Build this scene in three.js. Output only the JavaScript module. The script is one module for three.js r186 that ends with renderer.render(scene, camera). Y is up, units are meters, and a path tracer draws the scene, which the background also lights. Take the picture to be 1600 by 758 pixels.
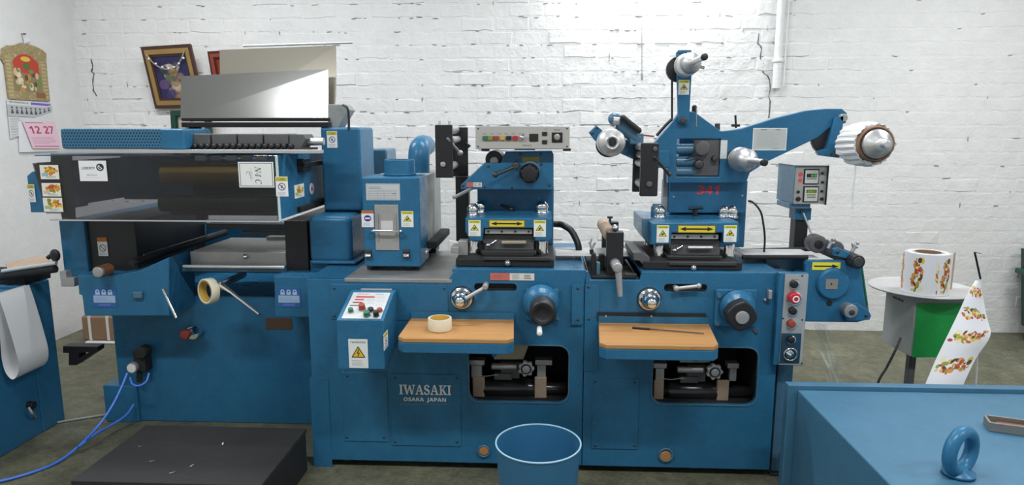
import * as THREE from 'three';
import { RoundedBoxGeometry } from 'three/addons/geometries/RoundedBoxGeometry.js';
import { mergeGeometries } from 'three/addons/utils/BufferGeometryUtils.js';
import { TextGeometry } from 'three/addons/geometries/TextGeometry.js';
import { FontLoader } from 'three/addons/loaders/FontLoader.js';
import { RectAreaLightUniformsLib } from 'three/addons/lights/RectAreaLightUniformsLib.js';

// ---------------------------------------------------------------- camera, light, exposure
const F = 1050, EYE = 1.56, DIST = 2.9, PITCH = Math.atan(175 / F), YAW = Math.atan(50 / F);
const scene = new THREE.Scene();
scene.background = new THREE.Color(0x8d9196);
const camera = new THREE.PerspectiveCamera(2 * Math.atan(379 / F) * 180 / Math.PI, 1600 / 758, 0.05, 60);
camera.position.set(0, EYE, DIST);
camera.rotation.order = 'YXZ';
camera.rotation.set(-PITCH, YAW, 0);
scene.add(camera);
const renderer = new THREE.WebGLRenderer({ antialias: true });
renderer.toneMapping = THREE.LinearToneMapping;
renderer.toneMappingExposure = 1.3;
renderer.shadowMap.enabled = true;
RectAreaLightUniformsLib.init();
// fluorescent battens: [x, y, z, length, radiance, wall-mounted]
const WALLZ = -2.35, CEIL = 3.3;
const LAMPS = [
  [-2.2, CEIL - 0.06, -0.75, 1.2, 66, 0], [0.4, CEIL - 0.06, -0.75, 1.2, 60, 0], [3.0, CEIL - 0.06, -0.75, 1.2, 66, 0],
  [-1.8, CEIL - 0.06, 1.9, 1.2, 80, 0], [0.9, CEIL - 0.06, 1.9, 1.2, 80, 0], [3.6, CEIL - 0.06, 1.9, 1.2, 80, 0],
  [0.78, 2.68, WALLZ + 0.07, 1.2, 50, 1],
];

// ---------------------------------------------------------------- helpers
let seed = 12345;
const rnd = () => { seed = (seed * 1664525 + 1013904223) >>> 0; return seed / 4294967296; };
const rr = (a, b) => a + (b - a) * rnd();
const V3 = (x, y, z) => new THREE.Vector3(x, y, z);
function ray(px, py) {
  const u = px - 800, v = py - 379, s = Math.sin(PITCH), c = Math.cos(PITCH);
  const y = -v * c - F * s, z = v * s - F * c;
  return V3(u * Math.cos(YAW) + z * Math.sin(YAW), y, -u * Math.sin(YAW) + z * Math.cos(YAW));
}
function P(px, py, z) { const d = ray(px, py), t = (z - DIST) / d.z; return V3(d.x * t, EYE + d.y * t, z); }   // point on the plane z
function PY(px, py, y) { const d = ray(px, py), t = (y - EYE) / d.y; return V3(d.x * t, y, DIST + d.z * t); }   // on a level plane
function PX(px, py, x) { const d = ray(px, py), t = x / d.x; return V3(x, EYE + d.y * t, DIST + d.z * t); }      // on a plane x
const prep = g => { g = g.index ? g.toNonIndexed() : g; for (const k of Object.keys(g.attributes)) if (!['position', 'normal', 'uv'].includes(k)) g.deleteAttribute(k); return g; };
function boxUV(g) {
  const p = g.attributes.position, n = g.attributes.normal, uv = new Float32Array(p.count * 2);
  for (let i = 0; i < p.count; i += 3) {
    const ax = Math.abs(n.getX(i) + n.getX(i + 1) + n.getX(i + 2)), ay = Math.abs(n.getY(i) + n.getY(i + 1) + n.getY(i + 2)), az = Math.abs(n.getZ(i) + n.getZ(i + 1) + n.getZ(i + 2));
    for (let j = i; j < i + 3; j++) {
      const x = p.getX(j), y = p.getY(j), z = p.getZ(j);
      uv[j * 2] = ax > ay && ax > az ? z : x; uv[j * 2 + 1] = ay >= ax && ay > az ? z : y;
    }
  }
  g.setAttribute('uv', new THREE.BufferAttribute(uv, 2));
  return g;
}
function joined(gs, keep) {
  gs = (Array.isArray(gs) ? gs : [gs]).map(prep);
  gs.forEach(g => { if (!g.attributes.normal) g.computeVertexNormals(); if (!keep || !g.attributes.uv) boxUV(g); });
  return gs.length > 1 ? mergeGeometries(gs) : gs[0];
}
const taken = {};
const numbered = n => { const k = taken[n] = (taken[n] ?? -1) + 1; return k ? n + '_' + String(k).padStart(3, '0') : n; };
function mesh(name, gs, mat, keep) {
  const m = new THREE.Mesh(joined(gs, keep), mat); m.name = name; m.castShadow = m.receiveShadow = true; return m;
}
function thing(name, label, category, group) {
  const g = new THREE.Group(); g.name = numbered(name); g.userData = { label, category }; if (group) g.userData.group = group;
  scene.add(g); return g;
}
function part(parent, name, gs, mat, opt = {}) {
  const m = mesh(name, gs, mat, opt.keep); parent.add(m);
  if (opt.label) m.userData.label = opt.label; if (opt.stuff) m.userData.kind = 'stuff';
  return m;
}
function done(g) {      // move the group's origin to the base of the thing
  const b = new THREE.Box3().setFromObject(g), c = V3((b.min.x + b.max.x) / 2, b.min.y, (b.min.z + b.max.z) / 2);
  g.position.copy(c); g.children.forEach(o => o.position.sub(c)); return g;
}
function solo(name, gs, mat, label, category, group, keep) { const t = thing(name, label, category, group); part(t, name.replace(/_\d+$/, '') + '_body', gs, mat, { keep }); return done(t); }
function single(name, gs, mat, label, category, group, keep) {   // a thing that is one mesh
  const m = mesh(numbered(name), gs, mat, keep); m.userData = { label, category }; if (group) m.userData.group = group;
  m.geometry.computeBoundingBox(); const b = m.geometry.boundingBox, c = V3((b.min.x + b.max.x) / 2, b.min.y, (b.min.z + b.max.z) / 2);
  m.geometry.translate(-c.x, -c.y, -c.z); m.position.copy(c); scene.add(m); return m;
}
function struct(name, gs, mat) { const m = mesh(name, gs, mat); m.userData.kind = 'structure'; scene.add(m); return m; }
// shapes (all in world space)
function bx(x0, x1, y0, y1, z0, z1, r = 0.004) {
  const w = Math.abs(x1 - x0), h = Math.abs(y1 - y0), d = Math.abs(z1 - z0); r = Math.min(r, w * .45, h * .45, d * .45);
  const g = r > 0.0008 ? new RoundedBoxGeometry(w, h, d, r > .02 ? 4 : 2, r) : new THREE.BoxGeometry(w, h, d);
  return g.translate((x0 + x1) / 2, (y0 + y1) / 2, (z0 + z1) / 2);
}
function pb(a, b, c, d, z, dep, r) {      // box whose front face spans a pixel rectangle on plane z
  const p = P(a, (b + d) / 2, z), q = P(c, (b + d) / 2, z), t = P((a + c) / 2, b, z), u = P((a + c) / 2, d, z);
  return bx(p.x, q.x, u.y, t.y, z - dep, z, r);
}
function shp(pts) { const s = new THREE.Shape(); pts.forEach((p, i) => i ? s.lineTo(p[0], p[1]) : s.moveTo(p[0], p[1])); s.closePath(); return s; }
function ext(s, z, dep, bev = 0.003) {
  const g = new THREE.ExtrudeGeometry(s, { depth: dep - 2 * bev, bevelEnabled: bev > 0, bevelThickness: bev, bevelSize: bev, bevelOffset: -bev, bevelSegments: 2, curveSegments: 14 });
  return g.translate(0, 0, z - dep + bev);
}
const wpts = (pts, z) => pts.map(([a, b]) => { const p = P(a, b, z); return [p.x, p.y]; });
const pg = (pts, z, dep, bev, holes) => { const s = shp(wpts(pts, z)); if (holes) s.holes.push(...holes); return ext(s, z, dep, bev); };
function rrect(x0, y0, x1, y1, r, s = new THREE.Shape()) {
  s.moveTo(x0 + r, y0); s.lineTo(x1 - r, y0); s.quadraticCurveTo(x1, y0, x1, y0 + r); s.lineTo(x1, y1 - r); s.quadraticCurveTo(x1, y1, x1 - r, y1);
  s.lineTo(x0 + r, y1); s.quadraticCurveTo(x0, y1, x0, y1 - r); s.lineTo(x0, y0 + r); s.quadraticCurveTo(x0, y0, x0 + r, y0); return s;
}
const Q = new THREE.Quaternion();
function align(g, a, b) { const d = b.clone().sub(a); Q.setFromUnitVectors(V3(0, 1, 0), d.clone().normalize()); return g.applyQuaternion(Q).translate((a.x + b.x) / 2, (a.y + b.y) / 2, (a.z + b.z) / 2); }
function cyl(a, b, r, r2 = r, seg = 20) { return align(new THREE.CylinderGeometry(r2, r, a.distanceTo(b), seg), a, b); }
function lat(c, prof, seg = 28, axis = 'z') {      // turned shape, profile [radius, along axis]
  const g = new THREE.LatheGeometry(prof.map(([r, z]) => new THREE.Vector2(Math.max(r, 1e-5), z)), seg);
  if (axis === 'z') g.rotateX(Math.PI / 2); if (axis === 'x') g.rotateZ(-Math.PI / 2);
  return g.translate(c.x, c.y, c.z);
}
function rod(c, r, len, ch = 0.0025, axis = 'z', seg = 24) {    // chamfered cylinder; front face at c, reaching back by len
  ch = Math.min(ch, r * .4, len * .4);
  return lat(c, [[0, -len], [r - ch, -len], [r, -len + ch], [r, -ch], [r - ch, 0], [0, 0]], seg, axis);
}
const cz = (px, py, z, r, len, ch) => rod(P(px, py, z), r, len, ch);
const px2m = (n, z) => n * (DIST - z) / F;
function tube(pts, r, seg = 48, rs = 10) { return new THREE.TubeGeometry(new THREE.CatmullRomCurve3(pts), seg, r, rs); }
const ball = (c, r, sx = 1, sy = 1, sz = 1) => new THREE.SphereGeometry(r, 20, 14).scale(sx, sy, sz).translate(c.x, c.y, c.z);
const hexnut = (c, r, len) => { const g = new THREE.CylinderGeometry(r, r, len, 6); g.rotateX(Math.PI / 2); return g.translate(c.x, c.y, c.z - len / 2); };

// ---------------------------------------------------------------- textures and materials
function tex(w, h, draw, rep) {
  const c = document.createElement('canvas'); c.width = w; c.height = h; const x = c.getContext('2d'); draw(x, w, h);
  const t = new THREE.CanvasTexture(c); t.colorSpace = THREE.SRGBColorSpace; if (rep) t.wrapS = t.wrapT = THREE.RepeatWrapping; t.anisotropy = 8; return t;
}
function grid(n) { const a = new Float32Array(n * n); for (let i = 0; i < n * n; i++) a[i] = rnd(); return a; }
function noiseField(N, octs) {      // tiling value noise, octs [[cells, weight]]
  const out = new Float32Array(N * N);
  for (const [cells, w] of octs) {
    const g = grid(cells), k = cells / N;
    for (let y = 0; y < N; y++) for (let x = 0; x < N; x++) {
      const fx = x * k, fy = y * k, ix = fx | 0, iy = fy | 0; let tx = fx - ix, ty = fy - iy; tx = tx * tx * (3 - 2 * tx); ty = ty * ty * (3 - 2 * ty);
      const x1 = (ix + 1) % cells, y1 = (iy + 1) % cells, a = g[iy * cells + ix], b = g[iy * cells + x1], c = g[y1 * cells + ix], d = g[y1 * cells + x1];
      out[y * N + x] += w * (a + (b - a) * tx + (c - a) * ty + (a - b - c + d) * tx * ty);
    }
  }
  return out;
}
function dataTex(N, fn, srgb, rep = [1, 1]) {
  const d = new Uint8Array(N * N * 4);
  for (let i = 0; i < N * N; i++) { const v = fn(i); d[i * 4] = v[0]; d[i * 4 + 1] = v[1]; d[i * 4 + 2] = v[2]; d[i * 4 + 3] = 255; }
  const t = new THREE.DataTexture(d, N, N); t.magFilter = THREE.LinearFilter; t.minFilter = THREE.LinearMipmapLinearFilter; t.generateMipmaps = true;
  t.wrapS = t.wrapT = THREE.RepeatWrapping; t.repeat.set(...rep); if (srgb) t.colorSpace = THREE.SRGBColorSpace; t.needsUpdate = true; return t;
}
const clampB = v => Math.max(0, Math.min(255, v));
const nPaint = noiseField(512, [[4, .3], [16, .3], [64, .25], [256, .3]]);
const nFine = noiseField(512, [[32, .3], [128, .4], [256, .3]]);
const nLump = noiseField(512, [[8, .35], [24, .35], [64, .2], [160, .12]]);
const paintMap = dataTex(512, i => { const v = 236 + (nPaint[i] - .57) * 34; return [clampB(v), clampB(v), clampB(v)]; }, true, [1.3, 1.3]);
const paintRough = dataTex(512, i => { const v = 130 + (nPaint[i] - .57) * 120; return [clampB(v), clampB(v), clampB(v)]; }, false, [2.1, 2.1]);
const fineBump = dataTex(512, i => { const v = clampB(nFine[i] * 255); return [v, v, v]; }, false, [2, 2]);
const lumpBump = dataTex(512, i => { const v = clampB(nLump[i] * 250); return [v, v, v]; }, false, [1, 1]);
const wallMap = dataTex(512, i => { const v = clampB(246 + (nLump[i] - .5) * 14 + (nFine[(i * 7) % 262144] - .5) * 4); return [v, v, clampB(v - 1)]; }, true, [.55, .55]);
const floorMap = dataTex(512, i => {
  const a = nLump[i], b = nPaint[i], k = Math.max(0, a - .5) * 90;
  return [clampB(150 + (b - .55) * 110 - k * .2), clampB(148 + (b - .55) * 105), clampB(128 + (b - .55) * 95 + k * .2)];
}, true, [.35, .35]);
const std = (o) => new THREE.MeshStandardMaterial(o);
const lin = (r, g, b) => new THREE.Color().setRGB(r, g, b);
const M = {
  blue: new THREE.MeshPhysicalMaterial({ specularIntensity: .6, color: lin(.03, .165, .315), map: paintMap, roughness: .62, roughnessMap: paintRough, bumpMap: fineBump, bumpScale: .0004 }),
  blueLight: std({ color: lin(.078, .19, .295), map: paintMap, roughness: .6, roughnessMap: paintRough }),
  black: std({ color: lin(.012, .012, .014), roughness: .45, bumpMap: fineBump, bumpScale: .0003 }),
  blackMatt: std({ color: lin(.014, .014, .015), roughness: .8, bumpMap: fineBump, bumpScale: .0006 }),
  darkSteel: std({ color: lin(.10, .10, .10), metalness: .75, roughness: .45, map: paintMap }),
  steel: std({ color: lin(.45, .45, .44), metalness: .6, roughness: .42, map: paintMap }),
  alu: std({ color: lin(.66, .66, .66), metalness: .8, roughness: .38 }),
  castAlu: std({ color: lin(.5, .5, .5), metalness: .6, roughness: .45, map: paintMap }),
  chrome: std({ color: lin(.8, .8, .8), metalness: 1, roughness: .1 }),
  grey: std({ color: lin(.36, .38, .38), roughness: .55, map: paintMap }),
  greyDark: std({ color: lin(.11, .11, .115), roughness: .55, map: paintMap }),
  silver: std({ color: lin(.5, .5, .49), metalness: .45, roughness: .42, map: paintMap }),
  cream: std({ color: lin(.42, .37, .27), roughness: .6, map: paintMap }),
  tan: std({ color: lin(.5, .37, .27), roughness: .7, map: paintMap }),
  copper: std({ color: lin(.28, .11, .05), metalness: .4, roughness: .4 }),
  orange: std({ color: lin(.42, .2, .07), roughness: .45 }),
  red: std({ color: lin(.5, .02, .03), roughness: .35 }),
  redDull: std({ color: lin(.32, .05, .03), roughness: .45 }),
  green: std({ color: lin(.02, .16, .09), roughness: .4 }),
  brightGreen: std({ color: lin(.012, .36, .07), roughness: .5, map: paintMap }),
  binGreen: std({ color: lin(.02, .085, .065), roughness: .5, map: paintMap }),
  cabinet: std({ color: lin(.055, .175, .285), map: paintMap, roughness: .5 }),
  wornSteel: std({ color: lin(.3, .29, .27), metalness: .6, roughness: .5, map: paintMap }),
  blackGloss: std({ color: lin(.018, .018, .02), roughness: .22 }),
  disc: std({ color: lin(.55, .55, .55), roughness: .55, map: paintMap }),
  white: std({ color: lin(.75, .75, .74), roughness: .6 }),
  paper: std({ color: lin(.74, .75, .76), roughness: .75, side: THREE.DoubleSide }),
  paperGrey: std({ color: lin(.6, .6, .6), roughness: .8, side: THREE.DoubleSide }),
  tapeSide: std({ color: lin(.78, .72, .55), roughness: .6 }),
  tapeYellow: std({ color: lin(.65, .42, .08), roughness: .5, side: THREE.DoubleSide }),
  hose: std({ color: lin(.06, .2, .75), roughness: .35 }),
  cableGrey: std({ color: lin(.3, .3, .3), roughness: .6 }),
  gold: std({ color: lin(.42, .27, .09), metalness: .35, roughness: .4, map: paintMap }),
  darkWood: std({ color: lin(.07, .025, .015), roughness: .4, map: paintMap }),
  card: std({ color: lin(.33, .2, .12), roughness: .85, map: paintMap }),
  bucket: std({ color: lin(.028, .14, .27), roughness: .4, side: THREE.DoubleSide }),
  bucketRim: std({ color: lin(.3, .5, .62), roughness: .35 }),
  rubber: std({ color: lin(.026, .026, .026), roughness: .9, bumpMap: lumpBump, bumpScale: .004, map: paintMap }),
  smoked: new THREE.MeshPhysicalMaterial({ color: lin(.58, .58, .6), transmission: 1, thickness: 0, roughness: .04, ior: 1.5 }),
  clear: new THREE.MeshPhysicalMaterial({ color: lin(.93, .95, .95), transmission: .85, thickness: 0, roughness: .12, ior: 1.45, side: THREE.DoubleSide }),
  frosted: new THREE.MeshPhysicalMaterial({ color: lin(.86, .9, .84), transmission: .45, thickness: 0, roughness: .35, ior: 1.45 }),
  acrylicEdge: std({ color: lin(.55, .7, .68), roughness: .3 }),
  wall: std({ color: lin(.82, .82, .815), map: wallMap, roughness: .85, bumpMap: lumpBump, bumpScale: .006 }),
  plaster: std({ color: lin(.78, .78, .78), map: wallMap, roughness: .9, bumpMap: lumpBump, bumpScale: .004 }),
  floor: std({ color: lin(.38, .39, .34), map: floorMap, roughness: .62, bumpMap: fineBump, bumpScale: .001 }),
  ceiling: std({ color: lin(.7, .7, .69), roughness: .9 }),
  crack: std({ color: lin(.12, .12, .12), roughness: 1 }),
  gapShade: std({ color: lin(.3, .3, .29), roughness: 1 }),
};
M.wood = std({ roughness: .5, map: tex(1024, 512, (c, w, h) => {
  c.fillStyle = '#b58751'; c.fillRect(0, 0, w, h);
  for (let i = 0; i < 420; i++) { c.strokeStyle = ['rgba(120,76,36,.16)', 'rgba(214,170,110,.18)', 'rgba(150,100,52,.2)'][i % 3]; c.lineWidth = 1 + rnd() * 2.5; const y = rnd() * h; c.beginPath(); c.moveTo(0, y); c.bezierCurveTo(w * .3, y + rr(-12, 12), w * .6, y + rr(-12, 12), w, y + rr(-10, 10)); c.stroke(); }
  for (let i = 0; i < 16; i++) { c.strokeStyle = 'rgba(60,36,20,.55)'; c.lineWidth = 1 + rnd() * 2; const x = rnd() * w, y = rnd() * h; c.beginPath(); c.moveTo(x, y); c.lineTo(x + rr(-50, 50), y + rr(-20, 20)); c.lineTo(x + rr(-50, 50), y + rr(-20, 20)); c.stroke(); }
}, true) });
M.wood.map.repeat.set(1.9, 3.8);
const sheet = t => std({ map: t, roughness: .55 });
const tri = (c, x, y, s, fill) => { c.beginPath(); c.moveTo(x, y - s); c.lineTo(x + s, y + s * .75); c.lineTo(x - s, y + s * .75); c.closePath(); c.fillStyle = fill; c.fill(); c.lineWidth = s * .14; c.strokeStyle = '#222'; c.lineJoin = 'round'; c.stroke(); };
const txt = (c, s, x, y, px, col = '#222', font = 'bold', fam = 'sans-serif', al = 'center') => { c.font = font + ' ' + px + 'px ' + fam; c.fillStyle = col; c.textAlign = al; c.textBaseline = 'middle'; c.fillText(s, x, y); };
const lines = (c, x, y, w, n, gap, col = '#888', t = 3) => { c.fillStyle = col; for (let i = 0; i < n; i++) c.fillRect(x, y + i * gap, w * (.6 + .4 * rnd()), t); };
const caution = sheet(tex(160, 256, (c, w, h) => {
  c.fillStyle = '#e9ebe6'; c.fillRect(0, 0, w, h); c.fillStyle = '#d6cf2a'; c.fillRect(6, 6, w - 12, 44); txt(c, 'CAUTION', w / 2, 30, 27, '#3a3a10');
  tri(c, w / 2, 125, 50, '#d9d22c'); c.fillStyle = '#222'; c.fillRect(68, 118, 34, 9); c.beginPath(); c.arc(74, 138, 12, 0, 7); c.fill(); c.fillRect(90, 100, 8, 40);
  lines(c, 20, 190, w - 44, 5, 12, '#9a9c98', 4);
}));
const noHand = sheet(tex(160, 256, (c, w, h) => {
  c.fillStyle = '#e8eaea'; c.fillRect(0, 0, w, h); c.fillStyle = '#cdbd3a'; c.fillRect(6, 6, w - 12, 54); tri(c, 34, 36, 18, '#d9c22c'); lines(c, 60, 26, 80, 2, 14, '#333', 6);
  c.strokeStyle = '#5b6080'; c.lineWidth = 11; c.beginPath(); c.arc(80, 130, 44, 0, 7); c.stroke(); c.beginPath(); c.moveTo(50, 100); c.lineTo(110, 160); c.stroke(); c.fillStyle = '#666'; c.fillRect(68, 112, 24, 38);
  lines(c, 20, 200, w - 44, 4, 12, '#9a9c98', 4);
}));
const goggles = sheet(tex(160, 256, (c, w, h) => {
  c.fillStyle = '#e4e6ea'; c.fillRect(0, 0, w, h); c.fillStyle = '#b06a35'; c.fillRect(0, 0, w, 46); c.fillStyle = '#3a2f86'; c.beginPath(); c.arc(80, 120, 48, 0, 7); c.fill();
  c.fillStyle = '#dfe3ee'; c.fillRect(44, 108, 72, 24); lines(c, 20, 190, w - 44, 4, 13, '#999', 4);
}));
const orangeTag = sheet(tex(160, 288, (c, w, h) => {
  c.fillStyle = '#dfe0de'; c.fillRect(0, 0, w, h); c.fillStyle = '#b4652a'; c.fillRect(0, 0, w, 66); c.strokeStyle = '#444'; c.lineWidth = 11; c.beginPath(); c.arc(80, 165, 50, 0, 7); c.stroke(); c.beginPath(); c.moveTo(45, 130); c.lineTo(115, 200); c.stroke(); lines(c, 20, 240, w - 44, 2, 16, '#999', 5);
}));
const shock = sheet(tex(200, 320, (c, w, h) => {
  c.fillStyle = '#dfe3e1'; c.fillRect(0, 0, w, h); txt(c, '! WARNING', w / 2, 34, 30, '#555'); tri(c, w / 2, 150, 66, '#e0b51c'); c.strokeStyle = '#222'; c.lineWidth = 9; c.beginPath(); c.moveTo(108, 112); c.lineTo(90, 155); c.lineTo(110, 155); c.lineTo(94, 190); c.stroke();
  lines(c, 30, 236, w - 60, 5, 14, '#a2a0b0', 5);
}));
const arrow2 = sheet(tex(384, 80, (c, w, h) => { c.fillStyle = '#e0c93c'; c.fillRect(0, 0, w, h); c.strokeStyle = '#5a4f12'; c.lineWidth = 5; c.strokeRect(3, 3, w - 6, h - 6); c.fillStyle = '#16140a'; c.fillRect(50, 32, w - 100, 16); for (const s of [0, 1]) { const a = s ? w - 22 : 22, b = s ? w - 82 : 82; c.beginPath(); c.moveTo(a, 40); c.lineTo(b, 18); c.lineTo(b, 62); c.fill(); } }));
const arrow1 = sheet(tex(320, 96, (c, w, h) => { c.fillStyle = '#e6d83f'; c.fillRect(0, 0, w, h); c.fillStyle = '#16140a'; c.fillRect(20, 40, 220, 18); c.beginPath(); c.moveTo(302, 49); c.lineTo(226, 24); c.lineTo(226, 74); c.fill(); }));
const namePlate = sheet(tex(320, 144, (c, w, h) => { c.fillStyle = '#c4c9cc'; c.fillRect(0, 0, w, h); c.strokeStyle = '#8d9396'; c.lineWidth = 3; c.strokeRect(8, 8, w - 16, h - 16); lines(c, 24, 26, 150, 2, 12, '#7d8488', 5); for (let i = 0; i < 5; i++) c.strokeRect(24, 56 + i * 15, w - 60, 15); c.strokeRect(110, 56, 60, 75); c.fillStyle = '#555'; c.fillRect(250, 84, 36, 6); }));
const specPlate = sheet(tex(320, 208, (c, w, h) => { c.fillStyle = '#b9bdbb'; c.fillRect(0, 0, w, h); c.strokeStyle = '#e2e5e3'; c.lineWidth = 8; c.strokeRect(4, 4, w - 8, h - 8); c.fillStyle = '#8a8d8e'; c.fillRect(70, 12, 60, 9); c.fillRect(210, 12, 50, 9); for (let i = 0; i < 9; i++) lines(c, 40, 40 + i * 16, 240, 1, 10, '#9b9f9f', 4); c.fillRect(190, 188, 60, 9); }));
const liberty = sheet(tex(320, 240, (c, w, h) => { c.fillStyle = '#e9ebec'; c.fillRect(0, 0, w, h); txt(c, 'LIBERTY', 108, 88, 40, '#2a2a2e'); c.fillStyle = '#1c1d20'; c.beginPath(); c.arc(246, 78, 44, 0, 7); c.fill(); c.strokeStyle = '#e9ebec'; c.lineWidth = 9; c.beginPath(); c.arc(246, 78, 24, .5, 4.6); c.stroke(); c.beginPath(); c.moveTo(224, 60); c.lineTo(268, 92); c.stroke(); txt(c, 'Machine', 140, 168, 30, '#777', 'italic', 'serif'); lines(c, 60, 196, 180, 1, 9, '#aaa', 3); }));
const memo = sheet(tex(320, 256, (c, w, h) => { c.fillStyle = '#e6e8e6'; c.fillRect(0, 0, w, h); c.strokeStyle = '#6b6f70'; c.lineWidth = 6; c.strokeRect(14, 14, w - 28, h - 28); c.save(); c.translate(w * .55, h * .5); c.rotate(Math.PI / 2); txt(c, 'N4 C', 0, 0, 78, '#3c3c42', 'italic', 'serif'); txt(c, '~ 12 / 4 ~', 0, 62, 32, '#6c6c70', 'italic', 'serif'); c.restore(); c.strokeStyle = '#55555a'; c.lineWidth = 4; c.beginPath(); c.moveTo(70, 120); c.quadraticCurveTo(90, 60, 110, 150); c.stroke(); }));
const foodTex = k => sheet(tex(200, 150, (c, w, h) => { c.fillStyle = '#e3e4dc'; c.fillRect(0, 0, w, h); for (let i = 0; i < 26; i++) { c.fillStyle = ['#e09a1c', '#d97718', '#e8b92c', '#b5482a', '#7b8a2c'][(i * 3 + k) % 5]; c.beginPath(); c.ellipse(rr(50, w - 20), rr(22, 95), rr(8, 24), rr(8, 20), rnd() * 3, 0, 7); c.fill(); } c.fillStyle = ['#8fb5c8', '#d8b4b0', '#a8b878'][k]; c.fillRect(14, 86, 70, 34); lines(c, 60, 118, 110, 2, 13, '#8f9a80', 6); }));
const redStrip = sheet(tex(320, 48, (c, w, h) => { c.fillStyle = '#d8d4cc'; c.fillRect(0, 0, w, h); c.fillStyle = '#c06a60'; c.fillRect(0, 0, 142, h); lines(c, 20, 16, 100, 2, 12, '#9c4a44', 4); lines(c, 160, 10, 70, 4, 9, '#7f8c98', 4); lines(c, 246, 10, 60, 3, 11, '#555', 5); }));
const emblem = sheet(tex(256, 192, (c, w, h) => { c.fillStyle = '#255e96'; c.fillRect(0, 0, w, h); c.fillStyle = '#9db4d2'; c.fillRect(14, 78, 228, 70); c.fillStyle = '#6f8fc0'; lines(c, 30, 96, 190, 3, 16, '#7f9cc4', 6); for (const x of [62, 128, 194]) { c.fillStyle = '#a7bfe0'; c.beginPath(); c.arc(x, 42, 22, 0, 7); c.fill(); c.fillRect(x - 24, 50, 48, 22); c.fillStyle = '#3a5f9a'; c.beginPath(); c.arc(x, 40, 9, 0, 7); c.fill(); } c.fillStyle = '#5a68c0'; c.fillRect(60, 160, 130, 18); }));
const consolePlate = sheet(tex(400, 400, (c, w, h) => {
  c.fillStyle = '#c3c7c8'; c.fillRect(0, 0, w, h); txt(c, 'OPERATION', 110, 26, 22, '#b24040'); lines(c, 250, 20, 110, 2, 12, '#777', 4);
  c.fillStyle = '#c22a2a'; c.fillRect(50, 62, 200, 20); c.fillRect(50, 106, 96, 20); c.fillStyle = '#7c2424'; c.fillRect(40, 152, 100, 18); c.fillStyle = '#5a2a2a'; c.fillRect(24, 200, 110, 16);
  for (const [x, y] of [[290, 66], [190, 110], [200, 158], [300, 130], [300, 190]]) { c.strokeStyle = '#9aa0a2'; c.lineWidth = 3; c.strokeRect(x, y, 60, 18); }
}));
const boxFace = sheet(tex(600, 160, (c, w, h) => { c.fillStyle = '#b2b0ab'; c.fillRect(0, 0, w, h); for (let i = 0; i < 6; i++) lines(c, 46 + i * 46, 50, 30, 1, 8, '#666', 4); lines(c, 350, 110, 54, 1, 8, '#666', 4); txt(c, 'SPEED', 520, 24, 14, '#555'); lines(c, 440, 16, 30, 1, 8, '#666', 4); txt(c, 'IWASAKI', 330, 138, 14, '#555'); }));
const counterFace = sheet(tex(256, 320, (c, w, h) => {
  c.fillStyle = '#a9a7a2'; c.fillRect(0, 0, w, h); c.fillStyle = '#d95a58'; for (const y of [70, 118]) { c.beginPath(); c.arc(42, y, 19, 0, 7); c.fill(); } c.fillStyle = '#c98f8c'; c.fillRect(26, 136, 34, 10);
  lines(c, 210, 40, 34, 1, 8, '#666', 4);
}));
const dispTop = sheet(tex(200, 180, (c, w, h) => { c.fillStyle = '#c9cbc8'; c.fillRect(0, 0, w, h); c.fillStyle = '#1c241c'; c.fillRect(22, 48, 156, 52); txt(c, '410', 130, 75, 46, '#8cf04a', 'bold', 'monospace'); c.fillStyle = '#74b06a'; c.fillRect(120, 22, 30, 9); c.fillStyle = '#6c6e6c'; c.fillRect(22, 112, 156, 14); }));
const dispBot = sheet(tex(200, 180, (c, w, h) => { c.fillStyle = '#c9cbc8'; c.fillRect(0, 0, w, h); c.fillStyle = '#2a3014'; c.fillRect(22, 30, 156, 42); txt(c, '188800', 92, 52, 40, '#b8d83a', 'bold', 'monospace'); c.fillStyle = '#8a9a3c'; c.fillRect(30, 86, 140, 20); c.fillStyle = '#6c6e6c'; c.fillRect(40, 120, 130, 14); }));
const buttonPlate = sheet(tex(160, 520, (c, w, h) => { c.fillStyle = '#9da1a2'; c.fillRect(0, 0, w, h); for (const y of [30, 118, 196, 262, 306]) lines(c, 46, y, 60, 1, 8, '#6a6d6e', 5); lines(c, 16, 150, 20, 1, 8, '#a33', 5); }));
const calMonth = sheet(tex(320, 340, (c, w, h) => { c.fillStyle = '#d4d5d6'; c.fillRect(0, 0, w, h); txt(c, 'SRI PRINTERS &', 80, 20, 18, '#333'); c.fillStyle = '#7a5cc0'; c.fillRect(164, 10, 150, 22); c.fillStyle = '#b4b6b8'; c.fillRect(0, 44, w, 90); for (let i = 0; i < 9; i++) { c.fillStyle = '#45464a'; c.beginPath(); c.arc(30 + i * 33, 66, 7, 0, 7); c.fill(); c.beginPath(); c.moveTo(30 + i * 33, 70); c.lineTo(20 + i * 33, 118); c.lineTo(42 + i * 33, 118); c.fill(); } c.fillStyle = '#55565a'; c.fillRect(0, 140, w, 6); lines(c, 8, 160, 80, 12, 14, '#8d8f92', 4); }));
const calPad = sheet(tex(320, 260, (c, w, h) => { c.fillStyle = '#e4c3d0'; c.fillRect(0, 0, w, h); lines(c, 20, 12, 260, 1, 8, '#777', 6); txt(c, '12', 88, 84, 100, '#b2335e'); txt(c, '27', 228, 84, 100, '#b2335e'); for (let i = 0; i < 6; i++) lines(c, 24, 152 + i * 12, 270, 1, 8, '#cf9ab2', 5); c.fillStyle = '#b2335e'; c.fillRect(24, 236, 272, 7); }));
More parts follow.
